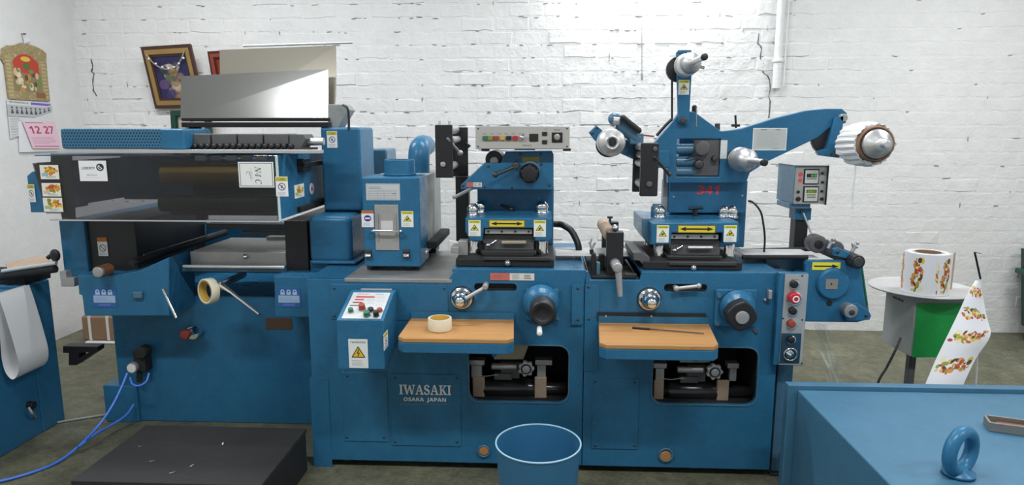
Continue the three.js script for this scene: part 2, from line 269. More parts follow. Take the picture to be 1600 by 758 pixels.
const calTop = sheet(tex(320, 400, (c, w, h) => {
  c.fillStyle = '#9a8a62'; c.fillRect(0, 0, w, h);
  for (let i = 0; i < 700; i++) { c.fillStyle = ['#b7a675', '#7c6c48', '#c8b98c', '#8f8158'][i % 4]; c.globalAlpha = .5; c.beginPath(); c.ellipse(rnd() * w, rnd() * h, rr(2, 9), rr(2, 7), rnd() * 3, 0, 7); c.fill(); } c.globalAlpha = 1;
  c.fillStyle = '#b9402e'; c.beginPath(); c.moveTo(70, 330); c.lineTo(70, 130); c.quadraticCurveTo(160, 20, 250, 130); c.lineTo(250, 330); c.fill();
  c.fillStyle = '#8c7a55'; c.fillRect(60, 210, 200, 130); for (let i = 0; i < 30; i++) { c.fillStyle = ['#d8cdb4', '#6d8a4a', '#5c4630', '#b98d4a', '#c9b48c'][i % 5]; c.beginPath(); c.ellipse(rr(75, 245), rr(190, 330), rr(7, 20), rr(10, 28), 0, 0, 7); c.fill(); }
  c.fillStyle = '#d9b84a'; c.beginPath(); c.ellipse(160, 110, 34, 18, 0, 0, 7); c.fill(); c.fillStyle = '#566d38'; c.beginPath(); c.ellipse(160, 160, 26, 24, 0, 0, 7); c.fill();
  for (const x of [22, 268]) { c.fillStyle = '#b3a377'; c.fillRect(x, 110, 34, 270); c.fillStyle = '#8c7c54'; for (let y = 120; y < 380; y += 26) c.fillRect(x, y, 34, 6); } c.fillStyle = '#8b5c3e'; c.fillRect(210, 340, 70, 40);
}));
const paintingTex = (bg, cols) => sheet(tex(256, 340, (c, w, h) => { c.fillStyle = bg; c.fillRect(0, 0, w, h); for (let i = 0; i < 60; i++) { c.globalAlpha = .75; c.fillStyle = cols[i % cols.length]; c.beginPath(); c.ellipse(w / 2 + rr(-90, 90) * rnd(), h * .55 + rr(-110, 130), rr(8, 44), rr(8, 40), rnd() * 3, 0, 7); c.fill(); } c.globalAlpha = 1; }));
const stripTex = tex(256, 1024, (c, w, h) => {
  c.fillStyle = '#dfe0e4'; c.fillRect(0, 0, w, h);
  for (let k = 0; k < 5; k++) for (let i = 0; i < 46; i++) { const t = i / 45; c.fillStyle = ['#c9622e', '#8a9a34', '#b03a34', '#d8b94a', '#4f3a2c', '#d98a4a', '#e3d9b8'][(i * 5 + k) % 7]; c.beginPath(); c.ellipse(30 + t * 196 + rr(-8, 8), 110 + k * 204 + rr(-42, 42), rr(6, 22), rr(6, 20), rnd() * 3, 0, 7); c.fill(); }
}, true);
M.strip = std({ map: stripTex, roughness: .45, side: THREE.DoubleSide });
M.perf = std({ color: lin(.035, .17, .31), roughness: .45, map: tex(256, 256, (c, w, h) => { c.fillStyle = '#f0f0f0'; c.fillRect(0, 0, w, h); c.fillStyle = '#1c1c1c'; for (let y = 0; y < 8; y++) for (let x = 0; x < 8; x++) { c.beginPath(); c.arc(x * 32 + (y % 2 ? 16 : 0) + 8, y * 32 + 16, 8.5, 0, 7); c.fill(); } }, true) });
M.perf.map.repeat.set(9, 9);
const font = await new FontLoader().loadAsync('fonts/droid/droid_serif_bold.typeface.json');
const fontSans = await new FontLoader().loadAsync('fonts/droid/droid_sans_bold.typeface.json');
// stickers: thin boxes with their own print
function sticker(parent, name, a, b, c, d, z, mat, opt) { const p = P(a, (b + d) / 2, z), q = P(c, (b + d) / 2, z), t = P((a + c) / 2, b, z), u = P((a + c) / 2, d, z); return part(parent, name, bx(p.x, q.x, u.y, t.y, z - .0005, z + .0012, 0), mat, { keep: true, ...opt }); }
function stickerX(parent, name, a, b, c, d, x, mat) { const p = PX(a, (b + d) / 2, x), q = PX(c, (b + d) / 2, x), t = PX((a + c) / 2, b, x), u = PX((a + c) / 2, d, x); const g = new THREE.BoxGeometry(Math.abs(q.z - p.z), t.y - u.y, .0016).rotateY(x < 0 ? Math.PI / 2 : -Math.PI / 2).translate(x, (t.y + u.y) / 2, (p.z + q.z) / 2); return part(parent, name, g, mat, { keep: true }); }
const screw = (parent, px, py, z, r = .006, mat = M.darkSteel) => part(parent, 'screw', [rod(P(px, py, z + .004), r, .008, .002), hexnut(P(px, py, z + .005), r * .55, .002)], mat);

// ---------------------------------------------------------------- the room
const LX = P(130, 205, WALLZ).x, RX = 5.4, FZ = 4.6;
struct('floor', bx(LX - .2, RX + .2, -.12, 0, WALLZ - .25, FZ + .2, 0), M.floor);
struct('ceiling', bx(LX - .2, RX + .2, CEIL, CEIL + .12, WALLZ - .25, FZ + .2, 0), M.ceiling);
struct('wall_left', bx(LX - .2, LX, 0, CEIL, WALLZ - .25, FZ + .2, 0), M.plaster);
struct('wall_right', bx(RX, RX + .2, 0, CEIL, WALLZ - .25, FZ + .2, 0), M.plaster);
struct('wall_front', bx(LX - .2, RX + .2, 0, CEIL, FZ, FZ + .2, 0), M.plaster);
{ // back wall: painted rough bricks, each its own mesh where it shows
  const g = new THREE.Group(); g.name = 'wall_back'; g.userData.kind = 'structure'; scene.add(g);
  part(g, 'mortar_bed', bx(LX - .2, RX + .2, 0, CEIL, WALLZ - .2, WALLZ, 0), M.wall);
  const rest = []; const CH = .1, BL = .262; let n = 0;
  const brick = (x0, x1, y0, y1, amp) => {
    const j = () => rr(-1, 1), d = amp * rr(.3, 1.2), e = .009;
    const NX = 4, top = [], bot = [], pos = [];
    for (let i = 0; i <= NX; i++) { const t = i / NX, x = x0 + (x1 - x0) * t; top.push([x + j() * .003, y1 + j() * .006]); bot.push([x + j() * .003, y0 + j() * .006]); }
    const zf = () => WALLZ + d * (amp > .006 ? rr(.75, 1.1) : rr(.1, 1.5)) + .0004, zb = WALLZ - .003, TF = [], BF = [];
    for (let i = 0; i <= NX; i++) { const ix = i === 0 ? e : i === NX ? -e : 0; TF.push([top[i][0] + ix, top[i][1] - e * rr(.5, 1.3), zf()]); BF.push([bot[i][0] + ix, bot[i][1] + e * rr(.3, 1), zf()]); }
    const q = (a, b, c, dd) => pos.push(...a, ...b, ...c, ...a, ...c, ...dd);
    const B3 = p => [p[0], p[1], zb];
    for (let i = 0; i < NX; i++) { q(BF[i], BF[i + 1], TF[i + 1], TF[i]); q(TF[i], TF[i + 1], B3(top[i + 1]), B3(top[i])); q(B3(bot[i]), B3(bot[i + 1]), BF[i + 1], BF[i]); }
    q(B3(bot[0]), BF[0], TF[0], B3(top[0])); q(BF[NX], B3(bot[NX]), B3(top[NX]), TF[NX]);
    const ge = new THREE.BufferGeometry(); ge.setAttribute('position', new THREE.Float32BufferAttribute(pos, 3)); ge.computeVertexNormals(); return ge;
  };
  const PR = px => P(px, 205, WALLZ).x, split = PR(1236);
  for (let r = 0; r < 33; r++) {
    const y0 = r * CH, off = (r % 2) * BL * .5 + rr(-.02, .02);
    for (let x = LX - off; x < RX; x += BL) {
      const a = Math.max(x, LX) + .004, b = Math.min(x + BL, RX) - .004; if (b - a < .05) continue;
      const amp = a < split ? (rnd() < .14 ? .0085 : rnd() < .35 ? .0009 : .0026) : (rnd() < .06 ? .004 : .0009), ge = brick(a, b, y0 + .003, y0 + CH - .003, amp);
      const inView = y0 > 1.05 && y0 < 2.62 && n < 300 && a > LX && a < PR(1240);
      if (inView) { n++; part(g, 'brick', ge, M.wall); } else rest.push(ge);
    }
  }
  part(g, 'brickwork', rest, M.wall, { stuff: true });
  const gapFlecks = []; // grey flecks along the joints, painting the shade in the gaps
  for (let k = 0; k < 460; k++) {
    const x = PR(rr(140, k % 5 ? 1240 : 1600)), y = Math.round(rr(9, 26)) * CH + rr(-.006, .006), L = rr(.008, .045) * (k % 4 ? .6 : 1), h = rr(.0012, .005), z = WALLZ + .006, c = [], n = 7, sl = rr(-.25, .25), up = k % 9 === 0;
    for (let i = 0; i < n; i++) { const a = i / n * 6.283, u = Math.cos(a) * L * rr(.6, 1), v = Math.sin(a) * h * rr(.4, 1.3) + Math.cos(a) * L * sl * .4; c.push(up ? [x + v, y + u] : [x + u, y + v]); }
    gapFlecks.push(ext(shp(c), z, .007, 0));
  }
  part(g, 'painted_gap_shade', gapFlecks, M.gapShade, { stuff: true });
  const ck = (name, pts, r) => { const w = []; pts.forEach((p, i) => { w.push(p); const n = pts[i + 1]; if (n) w.push([(p[0] + n[0]) / 2 + rr(-1.6, 1.6), (p[1] + n[1]) / 2]); }); const gs = []; for (let i = 0; i + 1 < w.length; i++) gs.push(cyl(P(...w[i], WALLZ + .002), P(...w[i + 1], WALLZ + .002), r * rr(.3, 1), r * rr(.3, 1), 6)); part(g, name, gs, M.crack); };
  ck('crack', [[1186, 52], [1184, 68], [1190, 76], [1188, 92], [1193, 100], [1192, 112], [1199, 118], [1203, 132], [1201, 150], [1203, 165], [1201, 184]], .006);
  ck('crack', [[142, 92], [145, 102], [143, 112], [147, 116], [145, 132], [146, 142], [151, 150]], .007);
}
{ const t = thing('conduit_pipe', 'white painted vertical conduit pipe on the brick wall ending in the open', 'pipe');
  const a = P(1213, 138, WALLZ + .045), b = V3(a.x, CEIL, a.z);
  part(t, 'pipe', cyl(a, b, .03, .03, 20), M.plaster); part(t, 'side_wire', cyl(V3(a.x + .05, a.y + .02, a.z), V3(a.x + .05, CEIL, a.z), .007), M.white);
  for (const y of [a.y + .2, a.y + .7]) part(t, 'clip', lat(V3(a.x, y, a.z), [[.03, -.012], [.038, -.012], [.038, .012], [.03, .012]], 20, 'y'), M.white); done(t); }
{ const t = thing('hanging_wire', 'thin grey wire hanging down the bright part of the brick wall', 'wire'); const a = P(1003, 18, WALLZ + .02), b = P(1003, 118, WALLZ + .02); part(t, 'wire', cyl(a, b, .003), M.cableGrey); part(t, 'weight', lat(b, [[0, -.03], [.008, -.026], [.008, .02], [0, .026]], 12, 'y'), M.cableGrey); done(t); }
// lamps
LAMPS.forEach(([x, y, z, L, I, wallm], i) => {
  const t = thing('tube_lamp', wallm ? 'white fluorescent batten fixed to the brick wall just above the picture' : ['white fluorescent ceiling batten above the left printing unit', 'white fluorescent ceiling batten above the middle of the press', 'white fluorescent ceiling batten above the delivery end', 'white fluorescent ceiling batten over the left aisle', 'white fluorescent ceiling batten over the middle of the aisle', 'white fluorescent ceiling batten over the right end of the aisle'][i], 'lamp');
  const tubeM = std({ color: 0xffffff, emissive: 0xffffff, emissiveIntensity: 1.6, roughness: .4 });
  if (wallm) { part(t, 'housing', bx(x - L / 2, x + L / 2, y + .02, y + .1, WALLZ, WALLZ + .05, .004), M.white); part(t, 'tube', cyl(V3(x - L / 2 + .02, y + .035, z + .02), V3(x + L / 2 - .02, y + .035, z + .02), .014), tubeM); }
  else { part(t, 'housing', bx(x - L / 2, x + L / 2, y + .03, CEIL, z - .05, z + .05, .004), M.white); part(t, 'tube', cyl(V3(x - L / 2 + .02, y + .015, z), V3(x + L / 2 - .02, y + .015, z), .014), tubeM); }
  const l = new THREE.RectAreaLight(0xfbfdff, I, L, wallm ? .06 : .14); l.position.set(x, y - .002, z + (wallm ? .02 : 0)); l.lookAt(x, 0, z + (wallm ? .02 : 0)); t.add(l); done(t);
});

// ---------------------------------------------------------------- press bases (front plates, windows, machinery)
const TOP1 = P(600, 437, 0).y, TOP2 = P(1100, 425, 0).y;
function windowWorks(g, ox, oy, second) {
  const z = -.1, q = (a, b) => [a + ox, b + oy];
  const box4 = (a, b, c, d, zz, dep, r) => pb(a + ox, b + oy, c + ox, d + oy, zz, dep, r);
  const cy = P(820 + ox, 609 + oy, -.13), xl = P(735 + ox, 608 + oy, -.13).x + .005, xr = P(888 + ox, 608 + oy, -.13).x;
  part(g, 'drive_shaft', lat(V3(xl, cy.y, -.15), [[0, 0], [.028, 0], [.028, .05], [.05, .052], [.05, .27], [.043, .275], [.043, .31], [.03, .312], [.03, xr - xl - .01], [0, xr - xl - .01]], 28, 'x'), M.blackGloss);
  for (const [a, c] of second ? [[730, 746], [829, 848]] : [[738, 757], [835, 854]]) part(g, 'belt_strap', box4(a, 590, c, 627, z, .02, .006), M.tan, { label: 'tan strap around the black shaft' });
  for (const [a, c] of second ? [[730, 751], [846, 864]] : [[733, 757], [836, 863]]) part(g, 'bracket_arm', [box4(a, 563, c, 571, z + .01, .05, .003), box4(a + 3, 571, c - (c - a > 25 ? 10 : 4), 591, z - .01, .03, .003)], M.castAlu);
  part(g, 'tapered_cover', pg([q(766, 540), q(826, 540), q(818, 562), q(772, 562)], -.1, .08, .004), M.cream, { label: 'cream tapered cover' });
  part(g, 'clamp_block', [box4(782, 566, 812, 592, -.12, .06, .005), box4(772, 584, 800, 594, -.11, .04, .003)], M.greyDark);
  part(g, 'clamp_bolt', rod(P(808 + ox, 573 + oy, -.1), .016, .12, .003, 'x'), M.steel);
  const kc = P((second ? 826 : 822) + ox, 577 + oy, -.045), s = new THREE.Shape();
  for (let i = 0; i <= 56; i++) { const a = i / 56 * Math.PI * 2, r = .034 + .0045 * Math.cos(a * 7); const x = kc.x + r * Math.cos(a), y = kc.y + r * Math.sin(a); i ? s.lineTo(x, y) : s.moveTo(x, y); }
  const k = part(g, 'star_knob', [ext(s, -.045, .025, .003), rod(V3(kc.x, kc.y, -.07), .012, .06)], M.castAlu);
  part(k, 'knob_ring', rod(V3(kc.x, kc.y, -.042), .025, .01), M.black); part(k, 'knob_cap', rod(V3(kc.x, kc.y, -.038), .018, .012), M.castAlu); 
  part(g, 'link_wire', tube([P(740 + ox, 586 + oy, -.12), P(758 + ox, 588 + oy, -.11), P(775 + ox, 586 + oy, -.11), P(784 + ox, 588 + oy, -.12)], .003, 24, 6), M.steel);
  part(g, 'oil_pipe', tube([P(770 + ox, 621 + oy, -.13), P(790 + ox, 620 + oy, -.12), P(822 + ox, 621 + oy, -.13)], .004, 24, 6), M.copper);
}
function dial(g, px, py, handle) {
  const c = P(px, py, 0), k = part(g, 'adjusting_dial', lat(c, [[.048, 0], [.05, .004], [.05, .018], [.044, .022], [.036, .022], [.034, .05], [.026, .056], [.024, .06], [.022, .088], [.015, .094], [0, .095]], 32), M.chrome);
  part(k, 'dial_backing', rod(V3(c.x, c.y, .003), .054, .006), M.black);
  if (handle) part(g, 'crank_lever', [cyl(P(px + 5, py + 2, .085), P(px + 36, py - 16, .05), .009, .008), ball(P(px + 36, py - 16, .05), .014), rod(P(px + 36, py - 16, .065), .012, .06)], M.castAlu);
}
function base(px0, px1, label, o) {
  const g = thing('base_cabinet', label, 'machine'), xa = P(px0, 590, 0).x, xb = P(px1, 590, 0).x, fl = .035;
  const s = shp(o.outline(xa, xb, fl)), h = o.hole, a = P(h[0], (h[1] + h[3]) / 2, 0), b = P(h[2], (h[1] + h[3]) / 2, 0), t = P((h[0] + h[2]) / 2, h[1], 0).y, u = P((h[0] + h[2]) / 2, h[3], 0).y;
  s.holes.push(rrect(a.x, u, b.x, t, .055, new THREE.Path()));
  if (o.slot) { const p = P(o.slot[0], o.slot[2], 0), q = P(o.slot[1], o.slot[2], 0); s.holes.push(rrect(p.x, p.y - .017, q.x, p.y + .017, .0165, new THREE.Path())); part(g, 'painted_slot_shade', bx(p.x - .01, q.x + .01, p.y - .03, p.y + .03, -.06, -.022, .002), M.blackMatt); }  // black block paints the shade behind the slot
  part(g, 'front_plate', ext(s, 0, .02, .003), M.blue);
  part(g, 'side_plate', bx(xa, xa + .02, fl, TOP1, -.72, -.02), M.blue); part(g, 'side_plate', bx(xb - .02, xb, fl, TOP1, -.72, -.02), M.blue);
  part(g, 'back_plate', bx(xa, xb, fl, TOP1, -.74, -.72), M.blue);
  part(g, 'bottom_plate', bx(xa + .02, xb - .02, fl, fl + .02, -.72, -.02), M.blue);
  part(g, 'painted_interior_shade', [bx(a.x - .03, a.x - .02, u - .03, t + .04, -.4, -.022, 0), bx(b.x + .02, b.x + .03, u - .03, t + .04, -.4, -.022, 0), bx(a.x - .02, b.x + .02, u - .03, u - .02, -.4, -.022, 0), bx(a.x - .02, b.x + .02, t + .03, t + .04, -.4, -.022, 0), bx(a.x - .02, b.x + .02, u - .02, t + .03, -.41, -.4, 0)], M.blackMatt);  // black box stands in for the shade inside the cabinet
  part(g, 'window_rim', (() => { const r = rrect(a.x - .006, u - .006, b.x + .006, t + .006, .058); r.holes.push(rrect(a.x, u, b.x, t, .055, new THREE.Path())); return ext(r, .004, .006, .0015); })(), M.blueLight);
  for (const x of [xa + .12, (xa + xb) / 2 + .1, xb - .12]) part(g, 'levelling_foot', [cyl(V3(x, 0, -.09), V3(x, fl, -.09), .03, .025), cyl(V3(x, 0, -.6), V3(x, fl, -.6), .03, .025)], M.darkSteel);
  return { g, xa, xb };
}
const y1 = TOP1, y2 = P(800, 421, 0).y;
const X = (px, py = 430, z = 0) => P(px, py, z).x;
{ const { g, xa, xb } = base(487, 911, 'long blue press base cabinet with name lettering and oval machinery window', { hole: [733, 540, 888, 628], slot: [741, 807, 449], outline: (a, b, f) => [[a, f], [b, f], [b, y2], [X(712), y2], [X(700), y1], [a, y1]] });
  windowWorks(g, 0, 0, false); dial(g, 722, 465, true);
  part(g, 'table_plate', bx(X(545) - .02, X(706), y1 - .012, y1 + .004, -.72, .003, .002), M.steel, { label: 'bare grey steel table plate' });
  part(g, 'deck_plate', bx(X(706), xb, y2 - .015, y2 - .001, -.72, -.004, .002), M.blue); part(g, 'deck_plate', bx(xa, X(545) - .02, y1 - .012, y1, -.72, -.004, .002), M.blue);
  // cover panels
  const cov = (a, b, c, d, sc) => { const k = part(g, 'cover_panel', pb(a, b, c, d, .004, .006, .002), M.blue); for (const [x, y] of [[a + 6, b + 6], [c - 6, b + 6], [a + 6, d - 6], [c - 6, d - 6]]) part(k, 'screw', rod(P(x, y, .008), .0055, .006, .002), M.darkSteel); return k; };
  cov(536, 582, 606, 690); const pn = cov(611, 585, 720, 697);
  const wt = (str, a, b, base_, fnt, name) => { const p = P(a, base_, .004), q = P(b, base_, .004), ge = new TextGeometry(str, { font: fnt, size: 1, depth: .1, curveSegments: 4 }); ge.computeBoundingBox(); const bb = ge.boundingBox, k = (q.x - p.x) / (bb.max.x - bb.min.x); ge.translate(-bb.min.x, -bb.min.y, 0).scale(k, k * (fnt === font ? 1.25 : .82), .03).translate(p.x, p.y, .004); return part(pn, name, ge, M.white, { label: 'white lettering ' + str }); };
  wt('IWASAKI', 624, 705, 616, font, 'lettering'); wt('OSAKA  JAPAN', 631, 697, 628, fontSans, 'lettering');
  const ul = pg([[622, 631], [704, 631], [701, 633], [625, 633]], .0055, .002, 0); part(pn, 'underline', ul, M.blueLight);
  cov(516, 445, 700, 500); // upper plate
  sticker(g, 'maker_sticker', 766, 427, 835, 438, .002, redStrip);
  // hand wheel
  const hc = P(845, 472, .02), hw = part(g, 'hand_wheel', lat(P(848, 491, .2), [[0, -.12], [.042, -.12], [.056, -.09], [.056, -.02], [.052, -.004], [.046, 0], [.03, -.002], [.028, -.012], [0, -.012]], 36), M.black);
  part(g, 'wheel_flange', [pb(821, 451, 874, 502, .02, .02, .012), lat(hc, [[0, 0], [.082, 0], [.082, .02], [.074, .03], [.074, .05], [.06, .056], [.056, .085], [0, .085]], 32)], M.blue);
  for (const [x, y] of [[826, 457], [869, 457], [872, 498]]) part(g, 'flange_bolt', hexnut(P(x, y, .03), .009, .01), M.blueLight);
  part(hw, 'crank_peg', [cyl(P(843, 513, .19), P(843, 521, .255), .0105, .0115), ball(P(843, 521, .255), .0115, 1, 1, .5)], M.white);
  const st = part(g, 'edge_strip', pb(893, 445, 911, 508, .012, .012, .002), M.blue); for (const y of [451, 500]) part(st, 'screw', rod(P(903, y, .016), .006, .006), M.darkSteel);
  const pl = part(g, 'sight_plug', lat(P(756, 704, 0), [[.026, 0], [.03, .004], [.03, .01], [.025, .013], [.022, .006], [0, .006]], 24), M.blueLight); part(pl, 'plug_disc', rod(P(756, 705, .012), .022, .01), M.orange);
  const sm = part(g, 'seam_strip', pb(487, 590, 516, 733, .003, .004, .001), M.blue);
  done(g); }
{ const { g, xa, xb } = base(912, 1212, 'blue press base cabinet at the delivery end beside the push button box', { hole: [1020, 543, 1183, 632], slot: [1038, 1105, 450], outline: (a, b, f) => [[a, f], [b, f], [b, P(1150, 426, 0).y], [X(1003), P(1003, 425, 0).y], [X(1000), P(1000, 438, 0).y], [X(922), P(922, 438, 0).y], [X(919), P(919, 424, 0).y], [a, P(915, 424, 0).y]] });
  windowWorks(g, 291, 5, true); dial(g, 1014, 467, false);
  part(g, 'slot_lever', [cyl(P(1057, 451, .03), P(1092, 447, .03), .008), ball(P(1057, 451, .03), .013), ball(P(1092, 447, .03), .012), rod(P(1057, 451, .03), .009, .06)], M.castAlu);
  part(g, 'deck_plate', bx(xa + .02, X(1001), P(960, 438, 0).y - .014, P(960, 438, 0).y - .001, -.72, -.022, .002), M.blue); part(g, 'deck_plate', bx(X(1003), xb, TOP2 - .02, TOP2 - .004, -.72, -.004, .002), M.blue);
  const cov = part(g, 'cover_panel', pb(925, 592, 998, 702, .004, .006, .002), M.blue); for (const [x, y] of [[930, 597], [992, 598], [930, 697], [992, 697]]) part(cov, 'screw', rod(P(x, y, .008), .0055, .006), M.darkSteel);
  const cv2 = part(g, 'cover_panel', pb(913, 445, 936, 580, .004, .006, .002), M.blue); for (const y of [449, 499]) part(cv2, 'screw', rod(P(905 + 15, y, .008), .006, .006), M.darkSteel);
  const hc = P(1152, 480, .02);
  part(g, 'wheel_flange', [pb(1117, 452, 1183, 512, .02, .02, .014), lat(hc, [[0, 0], [.08, 0], [.08, .02], [.07, .03], [.07, .05], [.056, .058], [.056, .08], [0, .08]], 32)], M.blue);
  for (const [x, y] of [[1124, 462], [1172, 460], [1121, 506]]) part(g, 'flange_bolt', hexnut(P(x, y, .032), .011, .012), M.blueLight);
  const hw = part(g, 'hand_wheel', [(() => { const c = P(1160, 495, .16), s = new THREE.Shape(); for (let i = 0; i <= 60; i++) { const a = i / 60 * Math.PI * 2, r = .058 + .006 * Math.pow(Math.abs(Math.cos(a * 2 + .3)), 6); const x = c.x + r * Math.cos(a), y = c.y + r * Math.sin(a); i ? s.lineTo(x, y) : s.moveTo(x, y); } return ext(s, .16, .07, .006); })()], M.black);
  part(hw, 'hub_cap', rod(P(1160.5, 497, .168), .028, .012, .003), M.castAlu); part(hw, 'crank_peg', cyl(P(1176, 515, .15), P(1182, 522, .17), .006), M.black);
  part(g, 'small_catch', [pb(1201, 454, 1207, 468, .03, .03, .004), rod(P(1196, 469, .012), .007, .012)], M.castAlu);
  const pl = part(g, 'sight_plug', lat(P(1040, 710, 0), [[.03, 0], [.034, .004], [.034, .01], [.029, .013], [.026, .006], [0, .006]], 24), M.blueLight); part(pl, 'plug_disc', rod(P(1040, 714, .012), .025, .01), M.orange);
  done(g); }
// end post to the right of the base
{ const t = thing('end_post', 'narrow blue upright post under the push button box', 'post'); const a = P(1214, 600, -.03), b = P(1238, 600, -.03);
  part(t, 'post', bx(a.x, b.x, .012, P(1225, 435, -.03).y, -.28, -.03), M.blueLight); part(t, 'foot_plate', bx(a.x - .01, b.x + .03, 0, .012, -.32, -.01, .002), M.darkSteel); screw(t, 1221, 710, -.03, .009, M.copper); done(t); }

// ---------------------------------------------------------------- work trays
function tray(label, back, front, pxb, pxf, flange) {      // pixel rows of the back and front edge of the top
  const y = P(850, back, 0.012).y, f = PY((pxf[0] + pxf[1]) / 2, front, y).z, bl = PY(pxb[0], back, y), br = PY(pxb[1], back, y), fl = PY(pxf[0], front - 3, y), fr = PY(pxf[1], front - 3, y);
  const z0 = .012, pts = [[bl.x, z0], [br.x, z0], [fr.x, f - .03], [fr.x - .025, f], [fl.x + .025, f], [fl.x, f - .03]];
  const lay = (p, y0, y1, bev) => { const s = shp(p.map(([x, z]) => [x, -z])); const g = new THREE.ExtrudeGeometry(s, { depth: y1 - y0 - 2 * bev, bevelEnabled: true, bevelThickness: bev, bevelSize: bev, bevelOffset: -bev, bevelSegments: 2 }); return g.rotateX(-Math.PI / 2).translate(0, y0 + bev, 0); };
  const t = thing('work_tray', label, 'shelf');
  part(t, 'wooden_board', lay(pts.map(([x, z]) => [x, z]), y - .018, y, .003), M.wood);
  part(t, 'tray_pan', lay(pts.map(([x, z]) => [x, z]), y - .062, y - .0185, .004), M.blue);
  part(t, 'back_lip', bx(bl.x, br.x, y - .01, y + .03, .0095, .0118, .0005), M.blue);
  for (const x of [bl.x + .08, br.x - .08]) part(t, 'bracket', bx(x - .01, x + .01, y - .13, y - .063, .0095, .14, .002), M.blue);
  if (flange) { const k = part(t, 'back_flange', pb(...flange, .0112, .002, .0005), M.blackMatt, { label: 'dark steel flange behind the board' }); for (const x of [.08, .5]) part(k, 'screw', rod(P(flange[0] + (flange[2] - flange[0]) * x, (flange[1] + flange[3]) / 2, .0145), .005, .004), M.steel); }
  done(t); return { y, f };
}
const tr1 = tray('wooden topped blue work tray holding a roll of tape', 500, 530, [640, 803], [621, 803]);
const tr2 = tray('wooden topped blue work tray with a dark stain and no tape', 503, 540, [935, 1105], [937, 1122], [933, 489, 1103, 501]);
function tapeRoll(label, c, r, w, tilt) {
  const t = thing('tape_roll', label, 'tape');
  const xf = g => { if (tilt) g.applyQuaternion(tilt); return g.translate(c.x, c.y, c.z); };
  part(t, 'tape', xf(new THREE.LatheGeometry([[r * .8, -w / 2], [r, -w / 2], [r, w / 2], [r * .8, w / 2], [r * .8, -w / 2]].map(p => new THREE.Vector2(...p)), 40)), M.tapeSide);
  part(t, 'core', xf(new THREE.LatheGeometry([[r * .75, -w / 2], [r * .8, -w / 2], [r * .8, w / 2], [r * .75, w / 2], [r * .75, -w / 2]].map(p => new THREE.Vector2(...p)), 40)), M.tapeYellow);
  return done(t);
}
{ const c = PY(685, 510, tr1.y + .026); tapeRoll('cream tape roll lying flat on the wooden work tray', V3(c.x, tr1.y + .0275, Math.min(c.z, .18)), .05, .05); }
{ const t = thing('scriber', 'thin dark pointed tool lying on the right hand work tray', 'tool'); const a = PY(988, 512, tr2.y + .005), b = PY(1100, 521, tr2.y + .005); part(t, 'handle', cyl(a, a.clone().lerp(b, .25), .005), M.black); part(t, 'shaft', cyl(a.clone().lerp(b, .25), b, .0022), M.darkSteel); done(t); }

// ---------------------------------------------------------------- control console
{ const t = thing('control_console', 'blue sloping push button console with electrical warning sticker', 'console');
  const zf = .27, zb = .004, a = P(525, 500, zf), b = P(599, 502, zf), yf = P(562, 501, zf).y, yb = P(596, 452, zb).y, ybot = P(565, 576, zf).y;
  const sh = shp([[zb, ybot + .03], [zf, ybot], [zf, yf], [zb + .06, yb], [zb, yb]]);
  const g = ext(sh, 0, b.x - a.x, .004).rotateY(-Math.PI / 2); g.rotateY(0); // shape's x becomes depth
  g.computeBoundingBox(); g.translate(b.x - g.boundingBox.max.x, 0, zf - g.boundingBox.max.z);
  // rotateY(-90) maps x to z with a flip; make sure the slope faces the viewer
  const body = part(t, 'housing', g, M.blue);
  const sl = Math.atan2(yb - yf, zf - zb - .06), w = b.x - a.x, cx = (a.x + b.x) / 2, len = Math.hypot(yb - yf, zf - zb - .06);
  const onSlope = (u, v, h = 0) => { const k = v * len, z = zf - Math.cos(sl) * k, y = yf + Math.sin(sl) * k; return V3(a.x + u * w, y + h * Math.cos(sl), z + h * Math.sin(sl)); };
  const slab = (u0, u1, v0, v1, th) => { const gg = new THREE.BoxGeometry((u1 - u0) * w, (v1 - v0) * len, th); const c = onSlope((u0 + u1) / 2, (v0 + v1) / 2, th / 2); return gg.rotateX(sl - Math.PI / 2).translate(c.x, c.y, c.z); };
  part(t, 'control_plate', slab(.1, .93, .05, .97, .003), consolePlate, { keep: true });
  const bt = (u, v, r, h, m, label) => { const p = onSlope(u, v, .002), q = onSlope(u, v, .002 + h), k = part(t, 'push_button', cyl(p, q, r, r * .92), m, { label }); part(k, 'bezel', cyl(p, onSlope(u, v, .007), r * 1.2), M.steel); };
  bt(.24, .27, .011, .018, M.green, 'green push button'); bt(.46, .36, .014, .026, M.redDull, 'tall red push button'); bt(.66, .3, .013, .016, M.black, 'black push button'); bt(.85, .3, .012, .014, M.redDull, 'flat red push button'); bt(.62, .14, .014, .022, M.green, 'front green push button'); bt(.82, .13, .012, .026, M.black, 'black selector knob');
  const hg = P(615, 450, .0); part(t, 'top_hinge', bx(cx - .06, cx + .08, yb - .004, yb + .006, .006, .03, .002), M.steel);
  sticker(t, 'warning_sticker', 545, 530, 575, 575, zf + .001, shock);
  stickerX(t, 'side_sticker', 599.5, 519, 606, 545, b.x + .001, noHand); done(t); }

